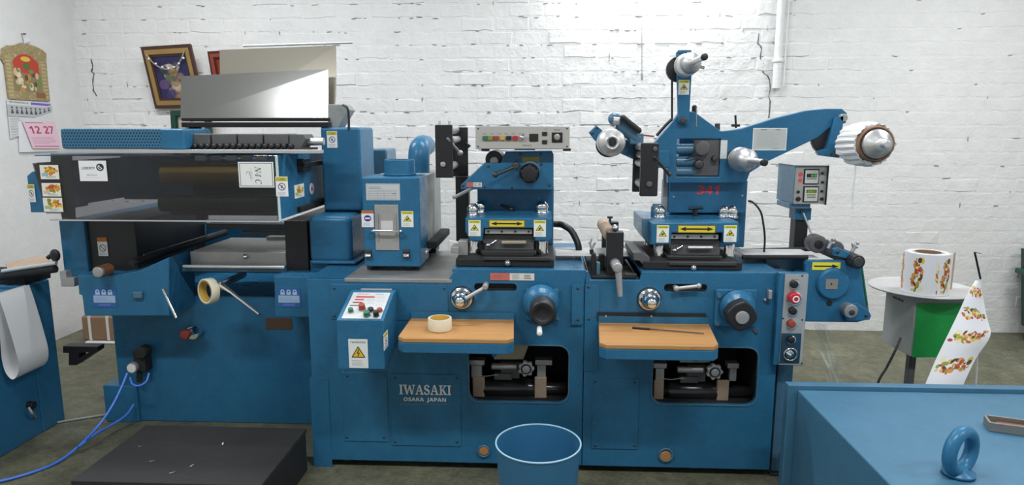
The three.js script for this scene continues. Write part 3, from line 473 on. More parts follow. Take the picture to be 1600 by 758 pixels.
// ---------------------------------------------------------------- printing unit (left)
{ const t = thing('printing_unit', 'large blue left printing unit with dark smoked guard and stickers', 'machine');
  const bz = -.45, xl = P(181, 560, bz).x, xr = P(487, 590, 0).x - .005, ytop = P(330, 462, bz).y;
  part(t, 'body', [bx(xl, xr, .0, ytop, -1.2, bz, .006)], M.blue);
  part(t, 'foot_block', bx(P(164, 640, bz + .02).x, P(216, 640, bz + .02).x, 0, P(190, 603, bz + .02).y, -1.1, bz + .02, .006), M.blue);
  part(t, 'back_body', bx(xl, xr, ytop, P(300, 350, -1).y, -1.2, -1.02, .004), M.blue);
  // side frames
  part(t, 'side_frame', [pb(96, 345, 135, 432, -.32, .85, .006)], M.blue, { label: 'blue left side frame' });
  const bp = part(t, 'inner_panel', pb(135, 345, 214, 436, -.34, .7, .004), M.black); sticker(bp, 'sticker', 153, 371, 168, 400, -.338, orangeTag);
  part(t, 'upright', pb(446, 345, 481, 432, -.34, .6, .004), M.black, { label: 'black right upright' });
  // guard
  const gz = -.05, gx = P(434, 295, gz).x, gy0 = P(436, 344, gz).y, gy1 = P(432, 242, gz).y, glx = P(72, 295, gz - .1).x;
  part(t, 'guard_side_plate', bx(gx - .012, gx, gy0, gy1 - .002, -1.05, gz - .006, .003), M.blue, { label: 'blue right side of the guard' });
  part(t, 'guard_back', bx(glx, gx - .012, gy0 + .02, gy1 - .01, -.75, -.73, .002), M.blue); part(t, 'added_guard_top', bx(glx, P(282, 240, -.1).x, gy1 - .009, gy1 - .004, -.75, -.1, .001), M.blue);  // top plate added to keep light out of the guard interior
  part(t, 'guard_left_plate', bx(glx - .01, glx, gy0 + .03, gy1 - .04, -.75, gz - .07, .003), M.blue);
  const gp = part(t, 'smoked_guard_panel', pg([[79, 240], [434, 243], [438, 345], [97, 345], [95, 334], [72, 334], [50, 255], [79, 253]], gz, .006, .001), M.smoked, { label: 'smoked see-through guard panel' });
  const rod0 = (a, b, z, w = .003) => cyl(P(a[0], a[1], z), P(b[0], b[1], z), w, w, 8);
  part(t, 'bottom_rail', pb(78, 344.3, 438, 346.5, gz + .004, .014, .001), M.alu); part(t, 'panel_edge', pb(432.5, 244, 436, 346, gz + .005, .008, .001), M.acrylicEdge);
  part(t, 'top_rail', pb(92, 234, 500, 239.5, -.09, .05, .001), M.alu);
  part(t, 'end_plate', pg([[79, 243], [112, 243], [118, 342], [97, 342], [95, 332], [73, 332], [52, 256], [79, 255]], gz - .012, .004, .001), M.black);
  part(t, 'end_cover', pg([[42, 275], [50, 268], [72, 268], [72, 332], [48, 332]], -.16, .3, .003), M.blue); sticker(t, 'end_sticker', 43.5, 288, 55, 316, -.157, noHand);
  [[63, 258, 92, 280], [66, 286, 95, 307], [68, 309, 98, 331]].forEach((r, i) => sticker(t, 'printed_sticker', ...r, gz + .002, foodTex(i), { label: ['top food label sticker', 'middle food label sticker', 'bottom food label sticker'][i] }));
  sticker(t, 'maker_sticker', 124, 251, 167, 283, gz + .002, liberty); sticker(t, 'memo_sticker', 373, 253, 428, 293, gz + .002, memo); sticker(t, 'hazard_sticker', 431, 276, 450, 307, gz + .006, noHand);
  stickerX(t, 'small_sticker', 460, 288, 475, 309, gx + .002, foodTex(2)); { const c = PX(487, 295, gx + .002); part(t, 'round_sticker', rod(V3(c.x + .001, c.y, c.z), .03, .002, .0005, 'x'), M.white); part(t, 'round_sticker_mark', rod(V3(c.x + .002, c.y, c.z), .011, .002, .0005, 'x'), M.red); }
  { const c = PX(464, 258, gx), e = PX(505, 260, gx); part(t, 'latch_handle', [bx(gx, gx + .035, c.y - .035, c.y + .03, Math.min(c.z, c.z - .1), c.z, .006), bx(gx + .02, gx + .04, c.y - .012, c.y + .012, e.z, c.z, .004)], M.black); }
  { const a = PX(452, 331, gx), b = PX(545, 308, gx); part(t, 'lower_rail', bx(gx, gx + .02, gy0 + .01, gy0 + .035, b.z, a.z - .1, .003), M.blackMatt); }
  // ink rollers behind the guard
  const rollers = [[318, -.16, .04, M.black], [272, -.2, .05, std({ color: lin(.22, .14, .015), roughness: .25 })], [322, -.26, .045, std({ color: lin(.16, .025, .035), roughness: .25 })], [300, -.5, .05, M.black]];
  rollers.forEach(([py, z, r, m]) => { const y = P(330, py, z).y; part(t, 'ink_roller', cyl(V3(glx + .55, y, z), V3(gx - .02, y, z), r, r, 32), m); });
  part(t, 'inner_tray', [bx(glx + .25, glx + .9, gy1 - .16, gy1 - .03, -.5, -.3, .004)], M.blue);
  for (let i = 0; i < 5; i++) part(t, 'roller_tab', pb(304 + i * 24, 244, 320 + i * 24, 251, -.16, .02, .002), i % 2 ? M.castAlu : M.white);
  // perforated cover and ink fountain
  part(t, 'perforated_cover', pb(94, 201, 281, 233, -.12, .3, .012), M.perf, { label: 'perforated blue cover' });
  part(t, 'cover_end', pb(250, 202, 287, 234, -.115, .2, .01), M.blue);
  for (let i = 0; i < 4; i++) part(t, 'fountain_segment', pb(289 + i * 41, 209, 328 + i * 41, 226, -.2, .12, .006), M.greyDark);
  part(t, 'fountain_end', pg([[452, 210], [474, 210], [478, 217], [470, 232], [452, 232]], -.19, .12, .003), M.greyDark);
  for (let i = 0; i < 17; i++) part(t, 'fountain_screw', rod(P(293 + i * 10, 229, -.17), .012, .05, .004), M.black);
  part(t, 'fountain_tray', pb(285, 231, 480, 236, -.18, .15, .002), M.darkSteel);
  part(t, 'fountain_shaft', [cyl(P(470, 222, -.26), P(506, 221, -.26), .018), cyl(P(276, 224, -.26), P(292, 224, -.26), .016)], M.alu);
  part(t, 'cross_beam', [pb(283, 184, 513, 189, -.52, .1, .004), pb(283, 191, 513, 199, -.5, .12, .004)], M.blackMatt, { label: 'black cross beam' });
  part(t, 'beam_end', pg([[512, 163], [538, 163], [545, 172], [528, 200], [512, 200]], -.55, .12, .004), M.grey);
  for (const x of [300, 505]) part(t, 'beam_post', pb(x, 199, x + 12, 345, -.53, .06, .003), M.blackMatt);
  part(t, 'beam_cable', tube([P(536, 164, -.52), P(543, 169, -.5), P(545, 185, -.5), P(545, 203, -.5)], .006, 24, 8), M.black);
  // drive housings to the right
  const dh = part(t, 'drive_housing', [pb(503, 199, 564, 330, -.5, .28, .014)], M.blue); sticker(dh, 'hazard_sticker', 511, 205, 527, 231, -.498, noHand);
  part(t, 'rear_housing', pb(566, 233, 607, 420, -.92, .25, .012), M.blueLight);
  part(t, 'motor_housing', [(() => { const a = P(482, 385, -.32), b = P(549, 385, -.32), e = P(556, 420, -.3); return bx(a.x, b.x, TOP1 + .006, P(515, 338, -.32).y, -.87, -.32, .03); })(), bx(P(486, 420, -.3).x, P(556, 420, -.3).x, TOP1 + .005, P(520, 408, -.3).y, -.8, -.3, .01), bx(P(482, 385, -.32).x, xr - .002, ytop, TOP1 + .02, -.8, -.33, .004)], M.blue, { label: 'rounded blue motor housing' });
  // bed
  const yb = P(380, 394, -.33).y;
  part(t, 'bed_block', bx(P(297, 400, -.33).x, P(446, 400, -.33).x, P(380, 416, -.33).y, yb, -.78, -.33, .004), M.steel, { label: 'grey printing bed' });
  part(t, 'bed_bolt', ball(P(383, 401, -.32), .013), M.chrome);
  part(t, 'chrome_bar', [pb(284, 415, 444, 420, -.27, .02, .006)], M.alu); part(t, 'bar_rest', pb(284, 420, 444, 425, -.3, .06, .002), M.blueLight);
  part(t, 'bed_post', [pb(270, 420, 287, 470, -.36, .1, .003)], M.black);
  part(t, 'upper_bar', [pb(320, 350, 446, 358, -.6, .08, .004), pb(376, 362, 446, 368, -.55, .06, .003)], M.greyDark);
  part(t, 'white_block', pb(416, 370, 445, 377, -.72, .08, .002), M.white);
  { const a = P(206, 411, -.24), b = P(352, 363, -.92); part(t, 'feed_rail', [cyl(a, b, .018, .018, 10)], M.blackMatt); const c = P(225, 403, -.26), d = P(338, 368, -.85); part(t, 'rail_strip', cyl(V3(c.x, c.y + .015, c.z), V3(d.x, d.y + .015, d.z), .006, .006, 8), M.darkSteel); }
  part(t, 'guide_rod', cyl(P(322, 346, -.5), P(322, 371, -.5), .005), M.blueLight);
  const kn = part(t, 'copper_knob', [rod(P(152, 426, -.12), .028, .09, .004)], M.copper); part(kn, 'knob_cap', rod(P(152, 426, -.116), .026, .02, .004), M.castAlu);
  // brackets with emblem
  const bl = part(t, 'bed_bracket', pg([[121, 430], [175, 431], [215, 424], [264, 402], [264, 494], [132, 494], [128, 462], [123, 460]], -.2, .25, .005), M.blue); sticker(bl, 'emblem', 144, 449, 182, 480, -.1985, emblem); part(bl, 'lifting_tab', [pb(207, 456, 221, 467, -.18, .02, .006)], M.blueLight);
  const br = part(t, 'bed_bracket', pg([[428, 432], [486, 432], [486, 496], [430, 496]], -.2, .25, .005), M.blue); sticker(br, 'emblem', 433, 449, 470, 480, -.1985, emblem);
  part(t, 'rail_clamp', [pb(94, 424, 104, 448, -.28, .05, .003), pb(100, 434, 116, 448, -.27, .04, .003)], M.castAlu);
  // levers and fittings
  part(t, 'lever_rod', cyl(P(255, 452, -.15), P(276, 497, -.12), .007), M.chrome);
  const wr = part(t, 'wrench_lever', [cyl(P(340, 446, -.18), P(352, 448, -.17), .02), cyl(P(346, 446, -.16), P(366, 460, -.13), .012, .009), cyl(P(364, 459, -.13), P(405, 491, -.06), .009, .006), rod(P(340, 448, -.15), .018, .28)], M.chrome, { label: 'chrome ratchet lever' });
  const vk = part(t, 'air_valve', [rod(P(300, 521, bz + .06), .035, .06), cyl(P(288, 522, bz + .06), P(306, 516, bz + .1), .02)], M.chrome); part(vk, 'valve_knob', rod(P(287, 524, bz + .12), .026, .03, .006), M.redDull);
  part(t, 'rust_plate', pb(415, 497, 456, 515, bz + .003, .004, .001), std({ color: lin(.1, .055, .03), roughness: .6, map: paintMap }));
  const rg = part(t, 'air_regulator', [pb(208, 548, 226, 582, bz + .07, .07, .008), rod(P(219, 552, bz + .09), .03, .06), cyl(P(218, 580, bz + .05), P(218, 596, bz + .05), .014)], M.blackMatt); const ga = P(205, 576, bz + .1); part(rg, 'gauge', rod(ga, .028, .03, .004), M.castAlu); part(rg, 'gauge_face', rod(V3(ga.x, ga.y, ga.z + .001), .023, .003, .001), M.white);
  done(t); }
{ const q = new THREE.Quaternion().setFromEuler(new THREE.Euler(Math.PI / 2 - .1, 0, -.75)); tapeRoll('yellow cored tape roll slung on the chrome lever of the printing unit', P(326, 455, -.16), .062, .038, new THREE.Quaternion().setFromUnitVectors(V3(0, 1, 0), V3(-.5, .05, .86).normalize())); }
// aluminium sheets standing on the printing unit
{ const t = thing('metal_sheet', 'wide shiny aluminium sheet standing in front on the black cross beam', 'sheet'); const a = P(282, 186, -.63), b = P(513, 186, -.63), c = P(283, 119, -.7), d = P(513, 108, -.7);
  const M2 = std({ color: lin(.42, .42, .41), metalness: .92, roughness: .22, side: THREE.DoubleSide });
  const pl = (a, b, c, d, th) => { const g = new THREE.BufferGeometry(), o = V3(0, 0, -th), P8 = [a, b, d, c, ...[a, b, d, c].map(p => p.clone().add(o))], f = [[0, 1, 2, 3], [5, 4, 7, 6], [1, 5, 6, 2], [4, 0, 3, 7], [3, 2, 6, 7], [4, 5, 1, 0]], pos = []; for (const q of f) for (const i of [q[0], q[1], q[2], q[0], q[2], q[3]]) pos.push(P8[i].x, P8[i].y, P8[i].z); g.setAttribute('position', new THREE.Float32BufferAttribute(pos, 3)); g.computeVertexNormals(); return g; };
  part(t, 'sheet', pl(a, b, c, d, .003), M2); done(t);
  const u = thing('metal_sheet', 'taller pale sheet with a rod along its top standing behind the shiny one', 'sheet');
  part(u, 'sheet', pl(P(345, 188, -.7), P(526, 188, -.7), P(343, 78, -.82), P(525, 71, -.82), .003), std({ color: lin(.47, .44, .37), metalness: .8, roughness: .25, side: THREE.DoubleSide }));
  part(u, 'top_rod', cyl(P(380, 72, -.83), P(551, 66.5, -.84), .006), M.alu); done(u); }

// ---------------------------------------------------------------- dryer cabinet
{ const t = thing('dryer_unit', 'upright blue box with round duct and chrome handle on the steel table', 'dryer'), z = -.15;
  const body = part(t, 'front_box', pb(567, 277, 656, 417, z, .22, .008), M.blue);
  const a = P(580, 270, z - .22), yb = P(610, 414, z).y, yt = P(610, 277, z).y, xr = P(656, 340, z).x;
  part(t, 'rear_box', bx(P(567, 340, z).x + .01, xr - .002, yb + .02, yt - .004, z - .65, z - .221, .004), M.grey, { label: 'bare grey metal rear box' });
  const c = P(625, 275, z - .14); part(t, 'duct_collar', lat(V3(c.x, yt - .003, c.z), [[0, 0], [.078, 0], [.078, .012], [.072, .014], [.072, .075], [.068, .078], [.062, .078], [.062, .02], [0, .02]], 32, 'y'), M.blue);
  const e = P(655, 272, z - .42); part(t, 'duct_elbow', tube([V3(e.x, yt - .01, e.z), V3(e.x, yt + .06, e.z), V3(e.x, yt + .11, e.z - .02), V3(e.x, yt + .13, e.z - .09), V3(e.x, yt + .13, e.z - .2)], .055, 30, 24), M.blue, { label: 'blue duct elbow' });
  sticker(body, 'data_plate', 572, 287, 625, 313, z + .001, namePlate); sticker(body, 'goggles_sticker', 565, 329, 584, 355, z + .001, goggles); sticker(body, 'caution_sticker', 627, 330, 646, 355, z + .001, caution);
  const sl = part(t, 'sliding_plate', pb(586, 320, 623, 391, z + .006, .006, .001), M.silver); part(sl, 'plate_guide', [pb(589, 334, 591, 376, z + .014, .006, .001), pb(617, 334, 619, 376, z + .014, .006, .001)], M.castAlu); part(sl, 'smudge_label', pb(595, 345, 614, 360, z + .0075, .002, 0), M.paperGrey);
  part(t, 'handle', [tube([P(581, 362, z), P(581, 361.5, z + .03), P(583, 361, z + .035), P(625, 361, z + .035), P(627, 361.5, z + .03), P(627, 362, z)], .006, 40, 8)], M.chrome);
  for (const x of [574, 634]) { const k = part(t, 'toggle_catch', [pb(x - 5, 390, x + 6, 395, z + .008, .008, .002), pb(x - 4, 396, x + 6, 404, z + .016, .016, .004)], M.darkSteel); part(k, 'catch_knob', cyl(P(x - 3, 399.5, z + .02), P(x + 5, 399.5, z + .02), .007), M.chrome); }
  for (const x of [577, 640]) part(t, 'foot', bx(P(x, 415, z - .05).x - .012, P(x, 415, z - .05).x + .012, TOP1 + .004, yb + .01, z - .2, z - .05, .002), M.black);
  part(t, 'rear_support', bx(xr - .06, xr - .01, TOP1 + .004, yb + .03, z - .62, z - .5, .002), M.black);
  part(t, 'side_bolt', rod(P(664, 394, z - .1).setX(xr + .015), .012, .02, .003, 'x'), M.chrome); part(t, 'side_arm', [bx(xr, xr + .05, yb + .05, yb + .085, z - .62, z - .16, .006)], M.blackMatt);
  done(t); }

// ---------------------------------------------------------------- web guides (black)
{ const t = thing('web_guide', 'tall black web guide on a black post left of the silver control box', 'guide'), z = -.3;
  part(t, 'front_plate', pb(680, 195, 707, 278, z, .02, .004), M.black); part(t, 'rear_plate', pb(705, 199, 731, 276, z - .28, .02, .004), M.black);
  for (const [x, y, r] of [[700, 203, .022], [704, 219, .018], [699, 262, .02], [690, 240, .016]]) part(t, 'guide_roller', rod(P(x, y, z - .02), r, .26), M.steel);
  for (const [x, y] of [[687, 193], [702, 193]]) part(t, 'lug_screw', cyl(P(x, 196, z - .01), P(x, 189, z - .01), .006), M.chrome);
  part(t, 'tie_lever', [cyl(P(699, 216, z + .01), P(718, 238, z - .06), .006), ball(P(719, 239, z - .06), .014)], M.castAlu); part(t, 'pivot_bolt', rod(P(692, 257, z + .008), .013, .012), M.castAlu);
  part(t, 'side_ear', pg([[728, 222], [736, 228], [729, 234]], z - .27, .02, .002), M.black);
  part(t, 'post', bx(P(712, 320, z - .22).x, P(732, 320, z - .22).x, y2 + .037, P(720, 276, z - .22).y, z - .3, z - .22, .004), M.black); done(t); }

// ---------------------------------------------------------------- punching heads
function head(px, label, o) {
  const t = thing('punch_unit', label, 'machine'), z = -.12, D = o.dx, E = o.dy, m = (a, b) => [a + D, b + E];
  const hb = part(t, 'head_block', pg(o.block, z, .42, .006), M.blue);
  sticker(hb, 'caution_sticker', ...o.c1, z + .001, caution); sticker(hb, 'caution_sticker', ...o.c2, z + .001, caution); sticker(hb, 'arrow_sticker', ...o.ar, z + .001, arrow2, { label: 'yellow double arrow sticker' });
  const base0 = o.deck;
  for (const x of o.posts) { const c = P(x, 390 + E, z - .045); for (const zz of [z - .045, z - .33]) part(t, 'guide_column', lat(V3(c.x, base0 + .02, zz), [[0, 0], [.026, 0], [.026, .03], [.0235, .032], [.0235, P(x, 372 + E, z).y - base0 - .02], [0, P(x, 372 + E, z).y - base0 - .02]], 24, 'y'), M.chrome); }
  const yt = P(o.ar[0], o.block[0][1], z).y;
  o.nuts.forEach(([x, y, k]) => { const c = PY(x, y + 8, yt + .0); c.y = yt - .004; c.z = Math.max(c.z, -.345); part(t, k ? 'cap_cylinder' : 'dome_nut', lat(c, k ? [[0, 0], [.027, 0], [.027, .05], [.02, .058], [.02, .065], [0, .066]] : [[0, 0], [.03, 0], [.03, .008], [.025, .01], [.025, .024], [.028, .032], [.024, .046], [.012, .058], [0, .06]], 24, 'y'), k ? M.blueLight : M.chrome); });
  part(t, 'clamp_plate', pb(757 + D, 358 + E, 832 + D, 366 + E, z - .02, .03, .003), M.castAlu); for (let i = 0; i < 4; i++) part(t, 'clamp_screw', rod(P(763 + i * 21 + D, 362 + E, z - .015), .005, .008), M.black);
  part(t, 'die_holder', [pb(754 + D, 367 + E, 834 + D, 381 + E, z - .05, .3, .004), pb(757 + D, 378 + E, 834 + D, 394 + E, z - .03, .34, .004)], M.greyDark);
  part(t, 'lock_bar', [cyl(P(784 + D, 379 + E, z - .015), P(822 + D, 379 + E, z - .015), .009, .009, 12)], o.bar, { label: 'locking bar' });
  part(t, 'lock_knob', [ball(P(763 + D, 383 + E, z - .01), .012), cyl(P(763 + D, 383 + E, z - .01), P(775 + D, 376 + E, z - .03), .006)], M.chrome);
  part(t, 'die_slide', [pb(752 + D, 392 + E, 838 + D, 398 + E, z + .01, .36, .003)], M.darkSteel);
  const bs = P(o.base[0], 410 + E, -.05), be = P(o.base[1], 410 + E, -.05);
  part(t, 'die_bed', [bx(bs.x, be.x, base0, base0 + .036, -.62, -.05, .006), bx(P(o.posts[0] + 14, 400 + E, -.1).x, P(o.posts[1] - 14, 400 + E, -.1).x, base0 + .036, base0 + .05, -.58, -.1, .004)], M.blackMatt, { label: 'black die bed' });
  part(t, 'bed_rail', pb(755 + D, 402 + E, 880 + D - 20, 407 + E, -.04, .01, .002), M.darkSteel);
  part(t, 'bed_nut', [hexnut(P(793 + D, 411 + E, -.035), .013, .015), ball(P(793 + D, 411 + E, -.035), .011)], M.chrome);
  part(t, 'support_column', bx(P(o.col[0], 330, -.45).x, P(o.col[1], 330, -.45).x, base0 + .036, o.colTop, -.7, -.45, .006), M.blue);
  return t;
}
{ const t = head(793, 'blue press head under the silver control box', { dx: 0, dy: 0, block: [[727, 341], [862, 341], [863, 372], [858, 377], [836, 377], [834, 357], [756, 357], [753, 377], [735, 377], [727, 362]], c1: [732, 344, 751, 369], c2: [834, 344, 853, 370], ar: [764, 344, 820, 355], posts: [741, 848], nuts: [[739, 328], [757, 315], [848, 322], [846, 313]], deck: y2, bar: M.cream, base: [712, 866], col: [746, 865], colTop: P(800, 290, -.45).y });
  part(t, 'face_panel', pb(746, 294, 864, 343, -.43, .02, .003), M.blue);
  const fp = part(t, 'gear_cover', pg([[720, 296], [720, 289], [757, 254], [766, 255], [782, 255], [790, 237], [862, 236], [865, 241], [865, 297]], -.28, .22, .005), M.blue);
  for (const [x, y] of [[723.5, 290], [757, 292], [800, 293], [859, 290], [813, 241], [845, 241], [763, 260], [846, 257]]) part(fp, 'screw', rod(P(x, y, -.275), .006, .008), M.darkSteel);
  part(t, 'rubber_roller', rod(P(772, 249, -.32), .042, .2), M.black); part(t, 'roller_hub', rod(P(772, 252, -.3), .02, .03), M.castAlu);
  part(t, 'crank', [cyl(P(775, 273, -.22), P(806, 260, -.24), .008), ball(P(774, 273, -.22), .014), rod(P(806, 259, -.23), .017, .06)], M.darkSteel);
  const kb = part(t, 'gear_knob', [lat(P(827, 272, -.2), [[0, -.08], [.047, -.08], [.047, -.06], [.04, -.058], [.038, -.01], [.034, 0], [0, -.002]], 24)], M.black); part(kb, 'knob_flange', rod(P(828, 268, -.262), .048, .02), M.blueLight); for (let i = 0; i < 5; i++) { const a = i / 5 * 6.283 + .3, c = P(827, 272, -.205); part(kb, 'grip_lobe', rod(V3(c.x + Math.cos(a) * .036, c.y + Math.sin(a) * .036, c.z), .009, .05), M.black); }
  sticker(fp, 'oil_sticker', 816, 245, 843, 253, -.279, std({ color: lin(.28, .25, .06), roughness: .6 })); sticker(fp, 'model_sticker', 729, 285, 753, 292, -.279, redStrip);
  part(t, 'scraper_bar', cyl(P(709, 309, -.15), P(738, 294, -.3), .008), M.castAlu);
  part(t, 'drain_cock', [ball(P(799, 327, -.4), .012), cyl(P(799, 327, -.4), P(783, 320, -.43), .006)], M.darkSteel);
  part(t, 'side_clamp', [pb(704, 386, 717, 396, -.1, .1, .004), pb(716, 376, 731, 402, -.14, .06, .006)], M.castAlu);
  done(t); }
{ const t = head(1085, 'blue press head below the red painted number', { dx: 291, dy: 8, block: [[1017, 348], [1154, 347], [1155, 377], [1150, 382], [1131, 382], [1129, 364], [1050, 364], [1048, 382], [1018, 383]], c1: [1026, 352, 1045, 379], c2: [1131, 352, 1151, 378], ar: [1059, 352, 1118, 364], posts: [1029, 1139], nuts: [[1015, 322, 1], [1031, 331], [1112, 322], [1143, 331]], deck: TOP2 - .003, bar: M.alu, base: [1005, 1160], col: [1046, 1166], colTop: P(1100, 285, -.45).y });
  part(t, 'side_cheek', pg([[1003, 341], [1018, 341], [1018, 381], [1012, 380], [1003, 366]], -.2, .3, .004), M.blueLight);
  part(t, 'drain_cock', [cyl(P(1086, 341, -.34), P(1086, 326, -.34), .012), cyl(P(1076, 326, -.33), P(1098, 325, -.33), .007)], M.black);
  part(t, 'end_wedge', pg([[989, 395], [1002, 394], [1015, 402], [1017, 418], [1008, 417], [999, 408], [990, 407]], -.06, .3, .004), M.greyDark);
  done(t); }
// silver control box
{ const t = thing('control_box', 'flat silver control box with coloured buttons above the left press head', 'control box'), z = -.2;
  const cs = part(t, 'case', pb(743, 197, 890, 233, z, .12, .003), M.silver); sticker(cs, 'face_plate', 743, 198, 890, 232, z + .0005, boxFace);
  [[758, M.green], [766, std({ color: lin(.22, .26, .04), roughness: .4 })], [775, M.redDull], [785, std({ color: lin(.6, .35, .06), roughness: .4 })], [795, M.black], [805, M.red]].forEach(([x, m], i) => part(t, 'push_button', pb(x - 4, 212.5, x + 4, 219, z + .012, .012, .002), m, { label: ['green', 'olive', 'dull red', 'amber', 'black', 'red'][i] + ' push button' }));
  part(t, 'toggle_switch', [ball(P(816, 215, z + .012), .012), cyl(P(816, 215, z + .01), P(818, 209, z + .03), .005)], M.chrome);
  part(t, 'meter', pb(827, 209, 841, 221, z + .006, .006, .002), M.black); for (const [y0, y3] of [[206, 212], [219, 225]]) part(t, 'rocker_switch', pb(847, y0, 855, y3, z + .008, .008, .002), M.black);
  const k = part(t, 'dial_plate', pb(862, 207, 879, 223, z + .004, .004, .002), M.black); part(k, 'dial_knob', rod(P(870.5, 214.5, z + .024), .014, .02, .003), M.steel);
  for (const [x, y] of [[747, 201], [886, 201], [747, 229], [886, 229]]) part(t, 'screw', rod(P(x, y, z + .004), .004, .006), M.darkSteel);
  part(t, 'mounting_bracket', pg([[803, 234.5], [806, 231], [832, 231], [836, 234.5]], z - .03, .08, .002), M.black); for (const x of [752, 880]) part(t, 'bracket_lug', pb(x, 232, x + 12, 236, z - .02, .05, .001), M.black);
  done(t); }
// corrugated cable behind the first head
single('corrugated_cable', tube([V3(P(865, 330, -.45).x + .003, P(868, 350, -.48).y, -.48), V3(P(865, 330, -.45).x + .035, P(868, 350.5, -.47).y, -.47), P(882, 353, -.42), P(892, 360, -.4), P(901, 376, -.38), P(904, 386, -.37), P(904.5, 395, -.37)], .016, 60, 10), M.black, 'thick black corrugated cable bending down behind the left press head', 'cable');

// ---------------------------------------------------------------- web between the heads, roller stand
single('paper_web', bx(X(868, 392, -.3), X(1006, 392, -.3), P(940, 386, -.45).y - .004, P(940, 386, -.45).y - .002, -.44, -.215, 0), M.disc, 'white paper web stretched level between the two press heads', 'paper web');
{ const t = thing('roller_stand', 'black roller block with long grey clamp lever between the press heads', 'roller stand'), z = -.06, yd = P(960, 438, 0).y;
  part(t, 'base_plate', bx(X(925), X(995), yd + .001, yd + .012, -.6, -.024, .003), M.blackMatt);
  part(t, 'front_block', bx(P(948, 400, z).x, P(974, 400, z).x, yd + .008, P(960, 363, z).y, z - .05, z, .004), M.black);
  part(t, 'rear_block', bx(P(941, 380, z - .4).x, P(966, 380, z - .4).x, yd + .008, P(954, 347, z - .4).y, z - .45, z - .4, .004), M.black);
  part(t, 'rubber_roller', rod(P(952, 366, z - .06), .03, .33), M.tan); { const lr = P(955, 398, z - .06); lr.y = P(940, 386, -.45).y - .034; part(t, 'lower_roller', rod(lr, .026, .33), M.steel); }
  part(t, 'set_screw', [cyl(P(953, 350, z - .42), P(953, 340, z - .42), .006), cyl(P(953, 341, z - .42), P(953, 338, z - .42), .014)], M.darkSteel);
  part(t, 'adjuster_knob', ball(P(961, 356, z - .04), .015), M.chrome);
  part(t, 'clamp_lever', [cyl(P(966, 419, z + .095), P(969, 463, z + .105), .016, .011), rod(P(965, 419, z + .115), .022, .115, .005)], M.castAlu, { label: 'long grey clamp lever' });
  part(t, 'side_post', [bx(P(924, 420, z).x, P(931, 420, z).x, yd + .008, P(925, 396, z).y, z - .04, z, .004), cyl(P(925, 397, z - .02), P(924, 390, z - .02), .009)], M.black);
  part(t, 'side_post', bx(P(936, 410, z - .1).x, P(945, 410, z - .1).x, yd + .008, P(940, 398, z - .1).y, z - .14, z - .1, .004), M.black);
  part(t, 'blue_sleeve', bx(P(932, 420, z).x, P(938, 420, z).x, yd + .008, P(935, 411, z).y, z - .04, z - .005, .003), M.blueLight);
  part(t, 'wing_screw', [cyl(P(925, 390, z - .02), P(921, 378, z - .02), .005), cyl(P(925, 388, z - .02), P(930, 379, z - .02), .005), cyl(P(922, 381, z - .02), P(925, 373, z - .02), .004)], M.castAlu);
  part(t, 'slide_pin', cyl(P(976, 430, -.05), P(994, 430, -.05), .011), M.black); part(t, 'side_slab', bx(P(966, 410, -.42).x, P(979, 410, -.42).x, yd + .012, P(985, 398, -.42).y, -.5, -.42, .003), M.grey);
  done(t); }

